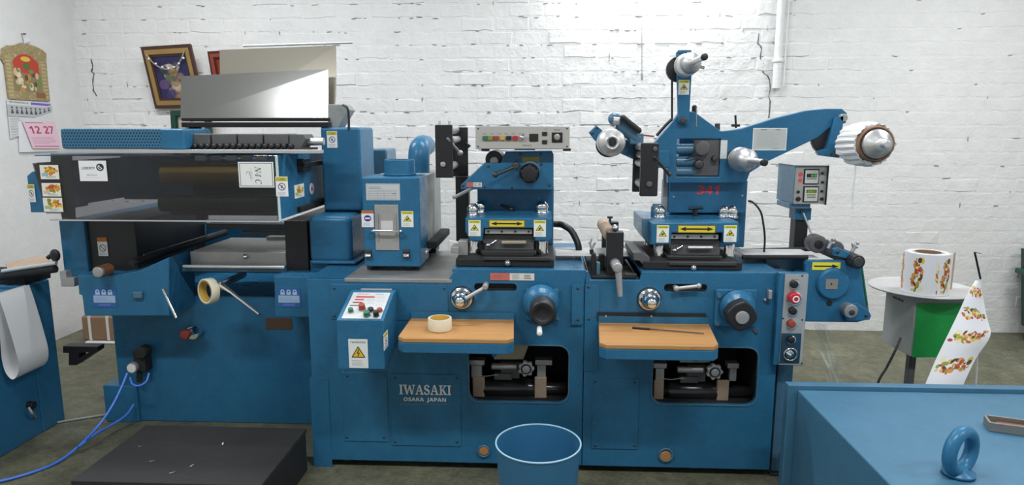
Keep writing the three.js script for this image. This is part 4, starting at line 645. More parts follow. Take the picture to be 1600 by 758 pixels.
// ---------------------------------------------------------------- waste winding tower
{ const t = thing('winding_tower', 'blue winding tower with three arms and a red painted number', 'machine'), z = -.33;
  const yb0 = P(1100, 347, -.4).y;
  const lp = part(t, 'lower_panel', bx(P(1046, 310, -.385).x, P(1167, 310, -.385).x, P(1085, 347, -.12).y + .009, P(1100, 282, -.385).y, -.445, -.385, .004), M.blue);
  { const p = P(1088, 304, -.384), q = P(1122, 304, -.384), ge = new TextGeometry('341', { font: fontSans, size: 1, depth: .1, curveSegments: 4 }); ge.computeBoundingBox(); const bb = ge.boundingBox, k = (q.x - p.x) / (bb.max.x - bb.min.x); ge.translate(-bb.min.x, -bb.min.y, 0).scale(k, k * .85, .01); ge.applyMatrix4(new THREE.Matrix4().makeShear(0, 0, .12, 0, 0, 0)); ge.translate(p.x, p.y, -.385); part(lp, 'painted_number', ge, std({ color: lin(.72, .05, .06), roughness: .5 }), { label: 'red number 341' }); }
  for (const [x, y] of [[1053, 308], [1160, 306], [1110, 280], [1160, 280]]) part(lp, 'screw', rod(P(x, y, -.381), .006, .007), M.steel);
  const hole = (() => { const a = P(1057, 247, z), b = P(1125, 247, z), u = P(1090, 217, z).y, d = P(1090, 276, z).y; const h = new THREE.Path(); h.moveTo(a.x, d); h.lineTo(b.x, d); h.lineTo(b.x, u); h.lineTo(a.x, u); h.closePath(); return h; })();
  const plate = part(t, 'main_plate', pg([[1022, 262], [1024, 222], [1052, 190], [1062, 175], [1084, 174], [1127, 205], [1155, 202], [1210, 185], [1260, 173], [1290, 170], [1316, 170], [1324, 177], [1322, 192], [1296, 200], [1278, 215], [1200, 252], [1172, 270], [1166, 286], [1044, 286], [1044, 263]], z, .05, .004, [hole]), M.blue);
  part(t, 'rear_column', bx(P(1060, 300, -.42).x, P(1150, 300, -.42).x, P(1100, 285, -.45).y + .002, P(1100, 215, -.45).y, -.62, -.45, .006), M.blue);
  sticker(plate, 'data_plate', 1176, 200, 1229, 235, z + .001, specPlate); sticker(plate, 'side_label', 1125.5, 219, 1136, 248, z + .001, sheet(tex(64, 160, (c, w, h) => { c.fillStyle = '#d4d8d6'; c.fillRect(0, 0, w, h); c.strokeStyle = '#aab0ae'; for (let i = 1; i < 4; i++) c.strokeRect(4, 4, w - 8, i * 38); })));
  // roller window
  part(t, 'gear_plate', pb(1085, 218, 1124, 275, z - .01, .04, .004), M.greyDark); part(t, 'plate_knob', [rod(P(1118, 248, z + .02), .014, .03)], M.darkSteel); part(t, 'thumb_wheel', rod(P(1098, 232, z + .03), .035, .04, .006), M.greyDark); part(t, 'thumb_wheel', rod(P(1093, 257, z + .03), .022, .04, .006), M.darkSteel);
  for (const y of [233, 252, 268]) part(t, 'window_roller', cyl(P(1056, y, z - .03), P(1087, y, z - .03), .024, .024), M.blueLight);
  part(t, 'pointer', cyl(P(1072, 248, z + .01), P(1090, 241, z + .02), .004), M.black);
  // upright arm
  const ar = part(t, 'upright_arm', pg([[1057, 82], [1060, 78], [1080, 78], [1082, 82], [1081, 115], [1077, 190], [1074, 195], [1064, 195], [1060, 190], [1058, 115]], z + .025, .024, .004), M.blue);
  for (const [x, y] of [[1063, 82], [1069, 85], [1076, 82]]) part(ar, 'screw', rod(P(x, y, z + .03), .007, .008), M.darkSteel); part(ar, 'pivot_bolt', [rod(P(1068, 188, z + .035), .016, .012)], M.darkSteel); sticker(ar, 'caution_sticker', 1060, 125, 1077, 148, z + .026, caution);
  const spindle = (px, py, z0, R, tip, label) => { const c = P(px, py, z0), s = part(t, 'spindle', [lat(c, [[0, 0], [R * .55, 0], [R * .55, .04], [R, .045], [R, .06], [R * .9, .065], [R * .9, .15], [R * .7, .16], [R * .6, .185], [R * .3, .19], [R * .3, .2], [0, .2]], 32)], M.alu, { label }); part(s, 'shaft', rod(V3(c.x, c.y, tip), R * .24, tip - z0 - .19, .003), M.alu); part(s, 'shaft_tip', rod(V3(c.x, c.y, tip + .012), R * .27, .02, .004), M.black); part(s, 'wing_bolt', [cyl(V3(c.x, c.y, z0 + .13), V3(c.x + R * 1.25, c.y - R * .35, z0 + .13), .007)], M.chrome); return s; };
  spindle(1068, 104, z + .025, .052, .1, 'top aluminium spindle'); spindle(1152, 248, z, .056, .06, 'right aluminium spindle');
  part(t, 'brake_disc', rod(P(1062, 108, z - .01), .06, .03), M.black); part(t, 'brake_disc', rod(P(1153, 247, z + .025), .045, .02), M.black);
  part(t, 'drive_cord', cyl(P(1050, 112, z - .04), P(1050, 186, z - .04), .005, .005, 8), M.black);
  part(t, 'edge_strap', tube([P(1050, 186, z), P(1040, 196, z + .003), P(1026, 212, z + .003)], .007, 12, 8), M.black);
  part(t, 'lug', [cyl(P(1085, 180, z - .02), P(1085, 168, z - .02), .012), ball(P(1085, 168, z - .02), .012)], M.blackMatt); part(t, 'lug', [cyl(P(1121, 203, z - .02), P(1121, 193, z - .02), .012)], M.darkSteel); part(t, 'wire_stay', cyl(P(1088, 168, z + .002), P(1088, 198, z + .002), .0025), M.steel);
  part(t, 'finger_screw', [cyl(P(1150, 200, z - .05), P(1149, 180, z - .05), .005), cyl(P(1143, 196, z - .05), P(1156, 196, z - .05), .006)], M.black);
  // end bracket of the right arm
  const eb = part(t, 'arm_bracket', pg([[1306, 184], [1319, 180], [1312, 247], [1280, 243], [1278, 236], [1291, 232]], z + .03, .03, .003), M.blue); for (const [x, y] of [[1300, 241], [1307, 243], [1306, 236]]) part(eb, 'screw', rod(P(x, y, z + .034), .008, .008), M.darkSteel); part(eb, 'pivot_bolt', rod(P(1319, 184, z + .03), .018, .04), M.steel);
  part(t, 'brake_disc', [rod(P(1295, 217, z - .005), .075, .03), pb(1281, 210, 1292, 240, z - .03, .05, .004)], M.black);
  const rs = P(1319, 223, z + .03); part(t, 'reel_shaft', [rod(V3(rs.x, rs.y, rs.z + .4), .016, .4), lat(V3(rs.x, rs.y, -.005), [[0, 0], [.058, 0], [.062, .012], [.057, .03], [.045, .034], [.03, .06], [.018, .07], [0, .07]], 32)], M.alu, { label: 'reel shaft with aluminium hub' }); 
  // left arm
  part(t, 'left_arm', pg([[920, 207], [932, 196], [944, 206], [990, 222], [1024, 232], [1024, 250], [992, 250], [970, 240], [945, 234], [928, 218]], z - .03, .03, .004), M.blue); for (const [x, y] of [[925, 208], [933, 200]]) screw(t, x, y, z - .03, .007);
  part(t, 'brake_disc', rod(P(951, 226, z - .002), .06, .03), M.black);
  const c = P(952, 222, z - .03); const sp = part(t, 'spindle', [lat(c, [[0, 0], [.03, 0], [.03, .03], [.064, .035], [.064, .12], [.058, .13], [.036, .135], [.034, .15], [.018, .15], [.018, .1], [0, .1]], 36)], M.alu, { label: 'left aluminium spindle' }); part(sp, 'bore', rod(V3(c.x, c.y, c.z + .147), .017, .02), M.black); part(sp, 'wing_bolt', cyl(V3(c.x, c.y, c.z + .08), V3(c.x + .02, c.y + .085, c.z + .08), .005), M.chrome);
  part(t, 'tension_arm', [cyl(P(960, 186, z + .03), P(996, 217, z + .01), .03, .034), ball(P(960, 186, z + .03), .03), pb(984, 208, 1006, 226, z + .04, .05, .008)], M.blueLight); part(t, 'tension_roller', cyl(P(958, 189, z + .05), P(968, 190, z + .05), .02), M.castAlu);
  part(t, 'guide_rod', [cyl(P(973, 184, z + .08), P(998, 204, z + .06), .014), ball(P(973, 184, z + .08), .014), ball(P(998, 204, z + .06), .014)], M.black); part(t, 'thin_rod', cyl(P(994, 210, z), P(1022, 213, z), .004), M.redDull);
  // black web guide on the tower
  const bz = -.12; const wg = part(t, 'web_guide_plate', pb(1001, 223, 1029, 307, bz, .03, .006), M.black, { label: 'black web guide plate' }); part(wg, 'plate_bolt', rod(P(1015, 288, bz + .01), .013, .012), M.greyDark); part(wg, 'plate_pin', rod(P(1024, 233, bz + .01), .01, .012), M.greyDark);
  part(t, 'web_guide_rear', pb(989, 225, 1015, 300, bz - .22, .02, .004), M.black); for (const [x, y] of [[1006, 230], [1006, 257], [1006, 290], [1008, 244]]) part(t, 'guide_roller', rod(P(x, y, bz - .03), .017, .19), M.steel);
  part(t, 'link_arm', [cyl(P(1022, 245, bz + .01), P(1045, 272, bz - .08), .007), ball(P(1046, 272, bz - .08), .011)], M.darkSteel); part(t, 'guide_mount', pb(1014, 235, 1046, 262, z + .03, .06, .004), M.blue);
  part(t, 'side_rail', bx(P(1036, 300, -.42).x, P(1044, 300, -.42).x, P(1085, 347, -.12).y + .009, P(1040, 264, -.42).y, -.44, -.42, .002), M.grey);
  done(t); }
{ // reel of white waste on the right spindle
  const t = thing('waste_reel', 'reel wound with crinkled white waste paper at the tip of the right arm', 'reel'), c = P(1319, 223, -.3), n = 84, pos = [], L = 8, x0 = c.x, y0 = c.y, za = -.2, zb = -.01;
  const pt = (i, j) => { const a = (i % n) / n * 6.2832, f = j / L, R = (.082 + .008 * Math.sin(f * 3.1)) * (1 + .035 * Math.sin(a * 21 + f * 2) + .02 * Math.sin(a * 9 + 2 * f)); return [x0 + R * Math.cos(a), y0 + R * Math.sin(a) * (Math.sin(a) < -.5 ? 1.08 : 1), za + (zb - za) * f + .008 * Math.sin(a * 5 + j)]; };
  for (let j = 0; j < L; j++) for (let i = 0; i < n; i++) { const a = pt(i, j), b = pt(i + 1, j), d = pt(i, j + 1), e = pt(i + 1, j + 1); pos.push(...a, ...b, ...e, ...a, ...e, ...d); }
  for (let i = 0; i < n; i++) { const a = pt(i, L), b = pt(i + 1, L), k = .072 / .085; const ia = [x0 + (a[0] - x0) * k, y0 + (a[1] - y0) * k, zb - .01], ib = [x0 + (b[0] - x0) * k, y0 + (b[1] - y0) * k, zb - .01]; pos.push(...a, ...b, ...ib, ...a, ...ib, ...ia); const a2 = pt(i, 0), b2 = pt(i + 1, 0); const q2 = p => [x0 + (p[0] - x0) * .24, y0 + (p[1] - y0) * .24, za]; pos.push(...b2, ...a2, ...q2(a2), ...b2, ...q2(a2), ...q2(b2)); }
  const g = new THREE.BufferGeometry(); g.setAttribute('position', new THREE.Float32BufferAttribute(pos, 3)); g.computeVertexNormals();
  part(t, 'wound_waste', g, M.paper); part(t, 'card_core', lat(V3(x0, y0, 0), [[.0645, -.06], [.074, -.06], [.074, .006], [.0645, .006], [.0645, -.06]], 32), M.card);
  const tl = P(1337, 252, -.2); part(t, 'loose_end', tube([V3(tl.x, tl.y + .01, -.2), V3(tl.x + .002, tl.y - .06, -.2), V3(tl.x - .001, tl.y - .14, -.2), V3(tl.x + .004, tl.y - .22, -.2)], .0035, 30, 6), M.clear);
  done(t); }
single('sensor_cable', tube([P(1169.5, 314, -.4), P(1176, 316, -.38), P(1188, 330, -.36), P(1193, 352, -.35), P(1195, 372, -.35), P(1194, 394, -.35)], .005, 60, 8), M.black, 'thin black cable curving down from the winding tower to the delivery table', 'cable');

// ---------------------------------------------------------------- delivery end
{ const t = thing('delivery_unit', 'blue delivery unit with yellow arrow sticker and round cover', 'machine'), z = -.17;
  const pl = part(t, 'side_plate', pg([[1258, 412], [1262, 407], [1338, 407], [1345, 414], [1352, 470], [1355, 500], [1340, 504], [1258, 503]], z, .03, .005), M.blue);
  part(t, 'rear_plate', pg([[1258, 408], [1348, 409], [1360, 500], [1258, 500]], z - .4, .03, .005), M.blueLight);
  sticker(pl, 'arrow_sticker', 1269, 410, 1313, 422, z + .001, arrow1, { label: 'yellow arrow sticker' });
  const dc = part(t, 'round_cover', lat(P(1300, 443, z), [[0, .022], [.062, .022], [.07, .018], [.074, .006], [.076, 0]], 40), M.blue); sticker(dc, 'name_tag', 1290, 436, 1309, 452, z + .023, std({ color: lin(.3, .27, .24), metalness: .3, roughness: .5 })); part(dc, 'tag_rivet', rod(P(1299.5, 444, z + .027), .004, .004), M.black);
  part(pl, 'access_hole', rod(P(1296, 474, z + .002), .014, .003), M.black);
  part(t, 'lobe_bracket', pg([[1322, 502], [1318, 490], [1320, 480], [1328, 474], [1340, 474], [1358, 486], [1362, 494], [1358, 500], [1340, 502]], z + .02, .02, .004), M.blue);
  part(t, 'lower_roller', [rod(P(1330, 487, z + .05), .032, .4, .004)], M.steel); part(t, 'roller_cap', rod(P(1332, 489, z + .055), .013, .012), M.darkSteel); screw(t, 1354, 494, z + .02, .008);
  part(t, 'end_roller', [rod(P(1341, 410, z + .06), .032, .45, .004)], M.black); part(t, 'roller_bearing', rod(P(1342, 410, z + .064), .022, .01), M.darkSteel);
  part(t, 'pinch_roller', rod(P(1279, 382, z - .05), .042, .07, .006), M.greyDark); part(t, 'pinch_roller', rod(P(1306, 390, z - .04), .04, .07, .006), M.greyDark); part(t, 'roller_bore', rod(P(1280, 382, z - .045), .02, .012), M.black);
  part(t, 'link_plate', pg([[1302, 390], [1310, 387], [1330, 396], [1338, 404], [1334, 408], [1318, 403], [1304, 400]], z + .01, .03, .003), M.blue); screw(t, 1309, 394, z + .01, .009);
  for (const [x, y] of [[1299, 378], [1336, 384]]) part(t, 'wing_nut', [cyl(P(x - 5, y + 10, z - .02), P(x, y, z - .02), .008), cyl(P(x - 4, y + 1, z - .02), P(x + 4, y + 2, z - .02), .007), ball(P(x + 4, y - 4, z - .02), .008), ball(P(x - 3, y - 2, z - .02), .008)], M.castAlu);
  part(t, 'table_rail', cyl(P(1160, 392, z - .29), P(1274, 389, z - .29), .011), M.blackMatt); part(t, 'table_rail', cyl(P(1160, 402, z - .03), P(1262, 402, z - .03), .01), M.blackMatt);
  part(t, 'cross_support', pb(1196, 404, 1258, 424, z - .12, .17, .003), M.blueLight);
  part(t, 'belt_edge', cyl(P(1346, 415, z - .04), P(1355, 478, z - .04), .005), M.green);
  part(t, 'mounting_arm', pb(1243, 425, 1260, 470, z - .05, .2, .004), M.blue);
  done(t); }
{ const yw = P(1220, 397, -.3).y; single('printed_web', bx(X(1160, 397, -.3), X(1268, 397, -.3), yw - .002, yw, -.44, -.22, 0), M.disc, 'pale paper web running over the delivery table under the counter box', 'paper web'); }
{ const t = thing('counter_box', 'grey blue counter box with two green displays on a black post', 'control box'), z = -.42;
  const a = P(1241, 290, z), b = P(1291, 290, z), yt = P(1266, 259, z).y, yb = P(1266, 319, z).y, cs = part(t, 'case', bx(a.x, b.x, yb, yt, z - .24, z - .004, .003), M.blueLight);
  part(t, 'lid', bx(a.x - .004, b.x + .004, yt, yt + .003, z - .25, z + .012, .001), M.silver); part(t, 'right_cheek', bx(b.x, b.x + .003, yb - .003, yt, z - .25, z + .012, .001), M.darkSteel);
  sticker(cs, 'face_plate', 1241.5, 260, 1290.5, 318.5, z - .003, counterFace);
  const d1 = part(t, 'display', pb(1256, 264, 1280, 288, z + .003, .008, .002), M.black); sticker(d1, 'readout', 1258, 266, 1278.5, 286.5, z + .004, dispTop); const d2 = part(t, 'display', pb(1255, 291, 1279, 316, z + .003, .008, .002), M.black); sticker(d2, 'readout', 1257, 293, 1277.5, 314.5, z + .004, dispBot);
  for (const [x, y, r] of [[1286, 271, .006], [1286, 285, .006], [1285, 299, .006], [1285, 311, .008], [1248, 300, .007], [1248, 311, .011]]) part(t, 'switch', rod(P(x, y, z + .008), r, .014), M.black);
  part(t, 'bottom_bracket', bx(a.x - .01, b.x - .06, yb - .025, yb, z - .2, z - .02, .002), M.blueLight);
  const p0 = P(1242, 360, z - .06), p1 = P(1262, 360, z - .06); part(t, 'collar', bx(p0.x - .006, p1.x + .008, yb - .085, yb - .025, z - .14, z - .05, .003), M.blue);
  part(t, 'post', bx(p0.x, p1.x, P(1250, 410, z).y, yb - .085, z - .13, z - .06, .003), M.black);
  part(t, 'stay_rod', cyl(P(1255, 333, z - .03), P(1271, 372, z + .02), .005), M.castAlu); part(t, 'stay_bolt', rod(P(1253, 332, z - .035), .007, .015), M.darkSteel); done(t); }
{ const t = thing('push_button_box', 'upright grey push button box with red emergency button', 'control box'), z = .045;
  const cs = part(t, 'case', pb(1213, 427, 1259, 571, z - .003, .038, .004), M.blue); sticker(cs, 'face_plate', 1222, 428, 1258, 570, z, buttonPlate);
  const lp = part(t, 'lower_plate', pb(1220, 521, 1251, 568, z + .005, .006, .003), std({ color: lin(.012, .05, .09), roughness: .45 }));
  const bt = (x, y, r, h, m, label) => { const k = part(t, 'push_button', rod(P(x, y, z + h), r, h, .004), m, { label }); part(k, 'bezel', rod(P(x, y, z + .009), r * 1.25, .009), M.chrome); return k; };
  bt(1242, 445, .017, .022, M.black, 'upper black button'); const es = bt(1243, 467, .024, .04, M.red, 'red emergency mushroom button'); part(es, 'button_ring', new THREE.TorusGeometry(.012, .003, 8, 24).translate(...P(1244, 468, z + .041).toArray()), M.paper);
  bt(1240, 487, .017, .022, M.black, 'lower black button'); bt(1238, 507, .017, .026, M.redDull, 'red push button'); bt(1237, 532, .016, .024, M.black, 'blue rimmed button');
  const sw = part(t, 'selector_switch', [new THREE.TorusGeometry(.027, .004, 8, 32).translate(...P(1235, 554, z + .01).toArray()), rod(P(1235, 554, z + .022), .017, .02)], M.chrome); part(sw, 'switch_lever', [cyl(P(1229, 551, z + .025), P(1236, 556, z + .04), .005)], M.castAlu);
  for (const [x, y] of [[1217, 428], [1254, 431], [1219, 567], [1253, 568], [1224, 498], [1254, 500]]) part(t, 'screw', rod(P(x, y, z + .004), .004, .006), M.darkSteel); done(t); }
{ // transparent waste film hanging to the floor
  const pts = [[1272, 506, 1291, 506, -.32], [1277, 530, 1296, 528, -.3], [1281, 550, 1301, 548, -.32], [1288, 575, 1306, 572, -.28], [1294, 600, 1312, 600, -.3], [1300, 625, 1318, 625, -.28], [1310, 668, 1328, 668, -.3], [1318, 686, 1336, 686, -.31]], pos = [];
  for (let i = 0; i + 1 < pts.length; i++) { const [a, b, c, d, z] = pts[i], [e, f, g, h, zz] = pts[i + 1], N = 4, L = (k, w) => { const p = P(...(w ? [e, f, zz] : [a, b, z])), q = P(...(w ? [g, h, zz] : [c, d, z])); const r = p.lerp(q, k / N); r.z += .012 * Math.sin(k * 2.3 + (i + w) * 1.7); return r.toArray(); }; for (let k = 0; k < N; k++) pos.push(...L(k, 0), ...L(k, 1), ...L(k + 1, 1), ...L(k, 0), ...L(k + 1, 1), ...L(k + 1, 0)); }
  const g = new THREE.BufferGeometry(); g.setAttribute('position', new THREE.Float32BufferAttribute(pos, 3)); g.computeVertexNormals(); single('film_strip', g, M.clear, 'clear crinkled film strip hanging below the delivery unit', 'film'); }

// ---------------------------------------------------------------- rewinding stand with label roll
{ const yd = .75, c = PY(1440, 448, yd), t = thing('turntable_stand', 'grey and green box stand carrying a white turntable disc', 'stand');
  part(t, 'disc', lat(V3(c.x, yd - .01, c.z), [[0, 0], [.248, 0], [.251, .005], [.248, .01], [0, .01]], 56, 'y'), M.disc);
  const w = .3, ry = .06, rot = g => g.rotateY(ry).translate(c.x + .01, 0, c.z + .02), yt = yd - .02, yb = .42;
  const bxg = (x0, x1, y0, y3, z0, z1, r) => rot(bx(x0, x1, y0, y3, z0, z1, r));
  part(t, 'box', bxg(-.13, .13, yb, yt, -.13, .13, .004), M.grey); part(t, 'green_face', bxg(-.12, .13, yb - .005, yt - .03, .1305, .134, .001), M.brightGreen, { label: 'bright green face panel' });
  for (let i = 0; i < 4; i++) part(t, 'vent_hole', bxg(-.1335, -.1305, yt - .05, yt - .04, -.06 + i * .025, -.045 + i * .025, 0), M.black);
  part(t, 'post', bxg(-.08, -.045, .015, yb, .02, .055, .003), M.greyDark); part(t, 'base_plate', bxg(-.16, .1, 0, .015, -.1, .12, .003), M.greyDark);
  part(t, 'motor_shaft', cyl(V3(c.x, yt - .01, c.z), V3(c.x, yd - .009, c.z), .03), M.darkSteel); done(t);
  // roll of printed labels
  const rc = PY(1444, 456, yd), rl = thing('label_roll', 'roll of printed white labels standing on the turntable disc', 'roll'), R = .108, H = .205;
  const body = new THREE.CylinderGeometry(R, R, H, 48, 1, true); { const uv = body.attributes.uv; for (let i = 0; i < uv.count; i++) { const u = uv.getX(i), v = uv.getY(i); uv.setXY(i, v * .999, u * 1.25 + .22); } }
  part(rl, 'wound_labels', body.translate(rc.x, yd + H / 2 + .001, rc.z), M.strip, { keep: true });
  part(rl, 'roll_top', lat(V3(rc.x, yd + .001, rc.z), [[R, .002], [R, H], [.058, H], [.058, .01], [R, .002]].map(([r, y]) => [r * .998, y]), 48, 'y'), M.paper);
  part(rl, 'card_core', lat(V3(rc.x, yd + .001, rc.z), [[.055, .005], [.0575, .005], [.0575, H + .002], [.055, H + .002], [.055, .005]], 32, 'y'), M.card);
  done(rl);
  // tail piece behind the roll
  const tp = PY(1484, 452, yd); single('paper_tail', (() => { const p = new THREE.CylinderGeometry(.1, .1, .19, 16, 1, true, .2, 1.1); return p.translate(tp.x - .07, yd + .097, tp.z - .06); })(), M.tan, 'brown backing paper tail standing behind the label roll', 'paper');
}
{ // printed strip over the rod
  const L = [[1500, 470, -0.30], [1512, 455, -0.30], [1524, 438, -0.30], [1510, 462, -0.26], [1497, 490, -0.22], [1480, 525, -0.16], [1462, 562, -0.10], [1446, 600, -0.04], [1434, 630, 0.00]], Rr = [[1502, 474, -0.30], [1520, 452, -0.32], [1531, 438, -0.32], [1537, 470, -0.30], [1543, 500, -0.27], [1548, 522, -0.24], [1525, 560, -0.18], [1505, 602, -0.10], [1493, 632, -0.06]];
  const a = new THREE.CatmullRomCurve3(L.slice(2).map(p => P(...p))), b = new THREE.CatmullRomCurve3(Rr.slice(2).map(p => P(...p))), N = 40, W = 8, pos = [], uv = [];
  const pt = (i, j) => { const p = a.getPoint(i / N).lerp(b.getPoint(i / N), j / W); p.z += .012 * Math.sin(j / W * Math.PI); return p.toArray(); };
  for (let i = 0; i < N; i++) for (let j = 0; j < W; j++) { pos.push(...pt(i, j), ...pt(i + 1, j), ...pt(i + 1, j + 1), ...pt(i, j), ...pt(i + 1, j + 1), ...pt(i, j + 1)); const U = (ii, jj) => [jj / W, 1 - ii / N]; uv.push(...U(i, j), ...U(i + 1, j), ...U(i + 1, j + 1), ...U(i, j), ...U(i + 1, j + 1), ...U(i, j + 1)); }
  const g = new THREE.BufferGeometry(); g.setAttribute('position', new THREE.Float32BufferAttribute(pos, 3)); g.setAttribute('uv', new THREE.Float32BufferAttribute(uv, 2)); g.computeVertexNormals();
  single('label_strip', g, M.strip, 'long strip of printed food labels hanging from the thin rod', 'labels', undefined, true);
  const t = thing('rod_stand', 'thin upright rod holding the hanging label strip', 'rod'), p = P(1523, 394, -.31), q = P(1532, 436, -.335), f = V3(q.x + .1, 0, -.4);
  part(t, 'rod', cyl(p, q, .0045), M.black); part(t, 'hook', cyl(p, P(1533, 396, -.31), .003), M.steel); part(t, 'lower_rod', cyl(q, f, .005), M.white); part(t, 'base', [cyl(V3(f.x, 0, f.z), V3(f.x, .012, f.z), .1, .095, 28)], M.blackMatt); done(t);
}
single('power_cable', tube([P(1407, 528, -.45), P(1400, 545, -.42), P(1385, 575, -.4), P(1372, 598, -.38), V3(P(1365, 640, -.3).x, .01, -.3)], .006, 50, 8), M.black, 'black power cable hanging from the grey turntable stand', 'cable');
{ const t = thing('wheeled_bin', 'dark green wheeled bin at the right edge of the wall', 'bin'); const c = PY(1586, 533, 0), yt = P(1590, 392, c.z).y; const xa = P(1588, 470, c.z).x;
  const bd = new THREE.CylinderGeometry(.3, .23, 1, 4, 1); bd.rotateY(Math.PI / 4).scale(1.1, yt - .1, .55).translate(xa + .3, (yt + .1) / 2 , c.z); part(t, 'tub', bd, M.binGreen); part(t, 'rim_band', bx(xa + .04, xa + .56, .5, .54, c.z - .12, c.z + .12, .01), M.binGreen);
  part(t, 'castor', [cyl(V3(xa + .1, .045, c.z + .02), V3(xa + .14, .045, c.z + .02), .045), bx(xa + .1, xa + .14, .07, .12, c.z - .02, c.z + .05)], M.black); part(t, 'castor', cyl(V3(xa + .46, .045, c.z + .02), V3(xa + .5, .045, c.z + .02), .045), M.black); done(t); }
{ const t = thing('floor_bracket', 'small black bracket with thin wire against the wall near the green bin', 'bracket'); const a = PY(1562, 505, 0); part(t, 'foot', [bx(a.x - .08, a.x + .06, 0, .03, a.z - .05, a.z + .05), cyl(V3(a.x - .12, .1, a.z), V3(a.x + .05, .02, a.z), .015)], M.black); part(t, 'wire', cyl(V3(a.x, .03, a.z), P(1592, 425, WALLZ + .03), .004), M.cableGrey); part(t, 'upright_pin', cyl(V3(a.x + .04, .03, a.z), V3(a.x + .04, .1, a.z), .006), M.black); done(t); }

// ---------------------------------------------------------------- foreground cabinet, bucket, step
{ const t = thing('foreground_cabinet', 'low blue cabinet in the right foreground with lifting ring', 'cabinet'), zb = .3, yt = P(1400, 612, zb).y, xl = P(1246, 612, zb).x, xr = 3.2;
  part(t, 'body', bx(xl, xr, 0, yt, zb, 1.75, .006), M.cabinet); part(t, 'back_panel', bx(xl - .035, xr, 0, P(1400, 601, zb - .03).y, zb - .045, zb - .004, .004), M.cabinet);
  const c = PY(1497, 742, yt); const ring = part(t, 'lifting_ring', [new THREE.TorusGeometry(.06, .02, 14, 40).rotateY(.55).translate(c.x, yt + .075, c.z), lat(V3(c.x, yt, c.z), [[0, 0], [.045, 0], [.045, .012], [.025, .018], [.02, .03], [0, .03]], 24, 'y')], M.blue, { label: 'blue lifting ring' });
  done(t);
  const h = PY(1540, 668, yt), e = PY(1650, 690, yt), k = thing('metal_clip', 'worn metal channel clip lying on the foreground cabinet', 'clip'), an = Math.atan2(-(e.z - h.z), e.x - h.x), len = .26, f = g => g.rotateY(an * .6).translate(h.x + .0, yt + .001, h.z);
  part(k, 'channel', [f(bx(0, len, 0, .008, -.035, .035, .001)), f(bx(0, len, .008, .032, .027, .035, .001)), f(bx(.01, len, .008, .034, -.035, -.027, .001)), f(bx(0, .008, .008, .03, -.035, .03, .001))], M.wornSteel);
  part(k, 'rusty_bolt', f(bx(.03, .12, .01, .022, -.015, .015, .003)), M.copper); part(k, 'cross_pin', f(bx(.12, .14, .01, .036, -.03, .03, .003)), M.steel); done(k); }
{ const t = thing('bucket', 'open blue plastic bucket standing on the floor before the press', 'bucket'), yr = .4, c = PY(841, 690.5, yr), R = .16;
  part(t, 'tub', lat(V3(c.x, 0, c.z), [[0, .002], [.128, .002], [.134, .01], [R, yr - .005], [R - .004, yr - .005], [.13, .014], [0, .01]], 56, 'y'), M.bucket);
  part(t, 'rim', new THREE.TorusGeometry(R, .0035, 10, 64).rotateX(Math.PI / 2).translate(c.x, yr - .003, c.z), M.bucketRim); done(t); }
{ const yt = P(300, 664, .02).y, a = PY(228, 664, yt), b = PY(481, 667, yt), f = PY(140, 752, yt), t = thing('step_platform', 'black worn rubber topped step platform in front of the printing unit', 'platform');
  part(t, 'rubber_mat', bx(a.x, b.x, yt - .02, yt, a.z, f.z, .004), M.rubber); part(t, 'step_box', bx(a.x + .01, b.x - .004, 0, yt - .02, a.z + .005, f.z - .01, .003), M.blackMatt); done(t);
  const spots = [[238, 720, .3], [300, 727, 1.2], [270, 738, .5], [348, 693, 2], [220, 697, .1]];
  for (const [px, py, r] of spots) { const p = PY(px, py, yt + .003), L = .005 + .008 * rnd(), g = new THREE.BufferGeometry(); const w = .003; g.setAttribute('position', new THREE.Float32BufferAttribute([-L, 0, -w, -L, .001, w, L, .004, w, -L, 0, -w, L, .004, w, L, .001, -w], 3)); g.computeVertexNormals(); g.rotateY(r).translate(p.x, yt + .001, p.z); single('paper_scrap', g, M.paper, 'tiny white paper scrap lying on the black step', 'scrap', 'paper scraps on the black step'); }
}

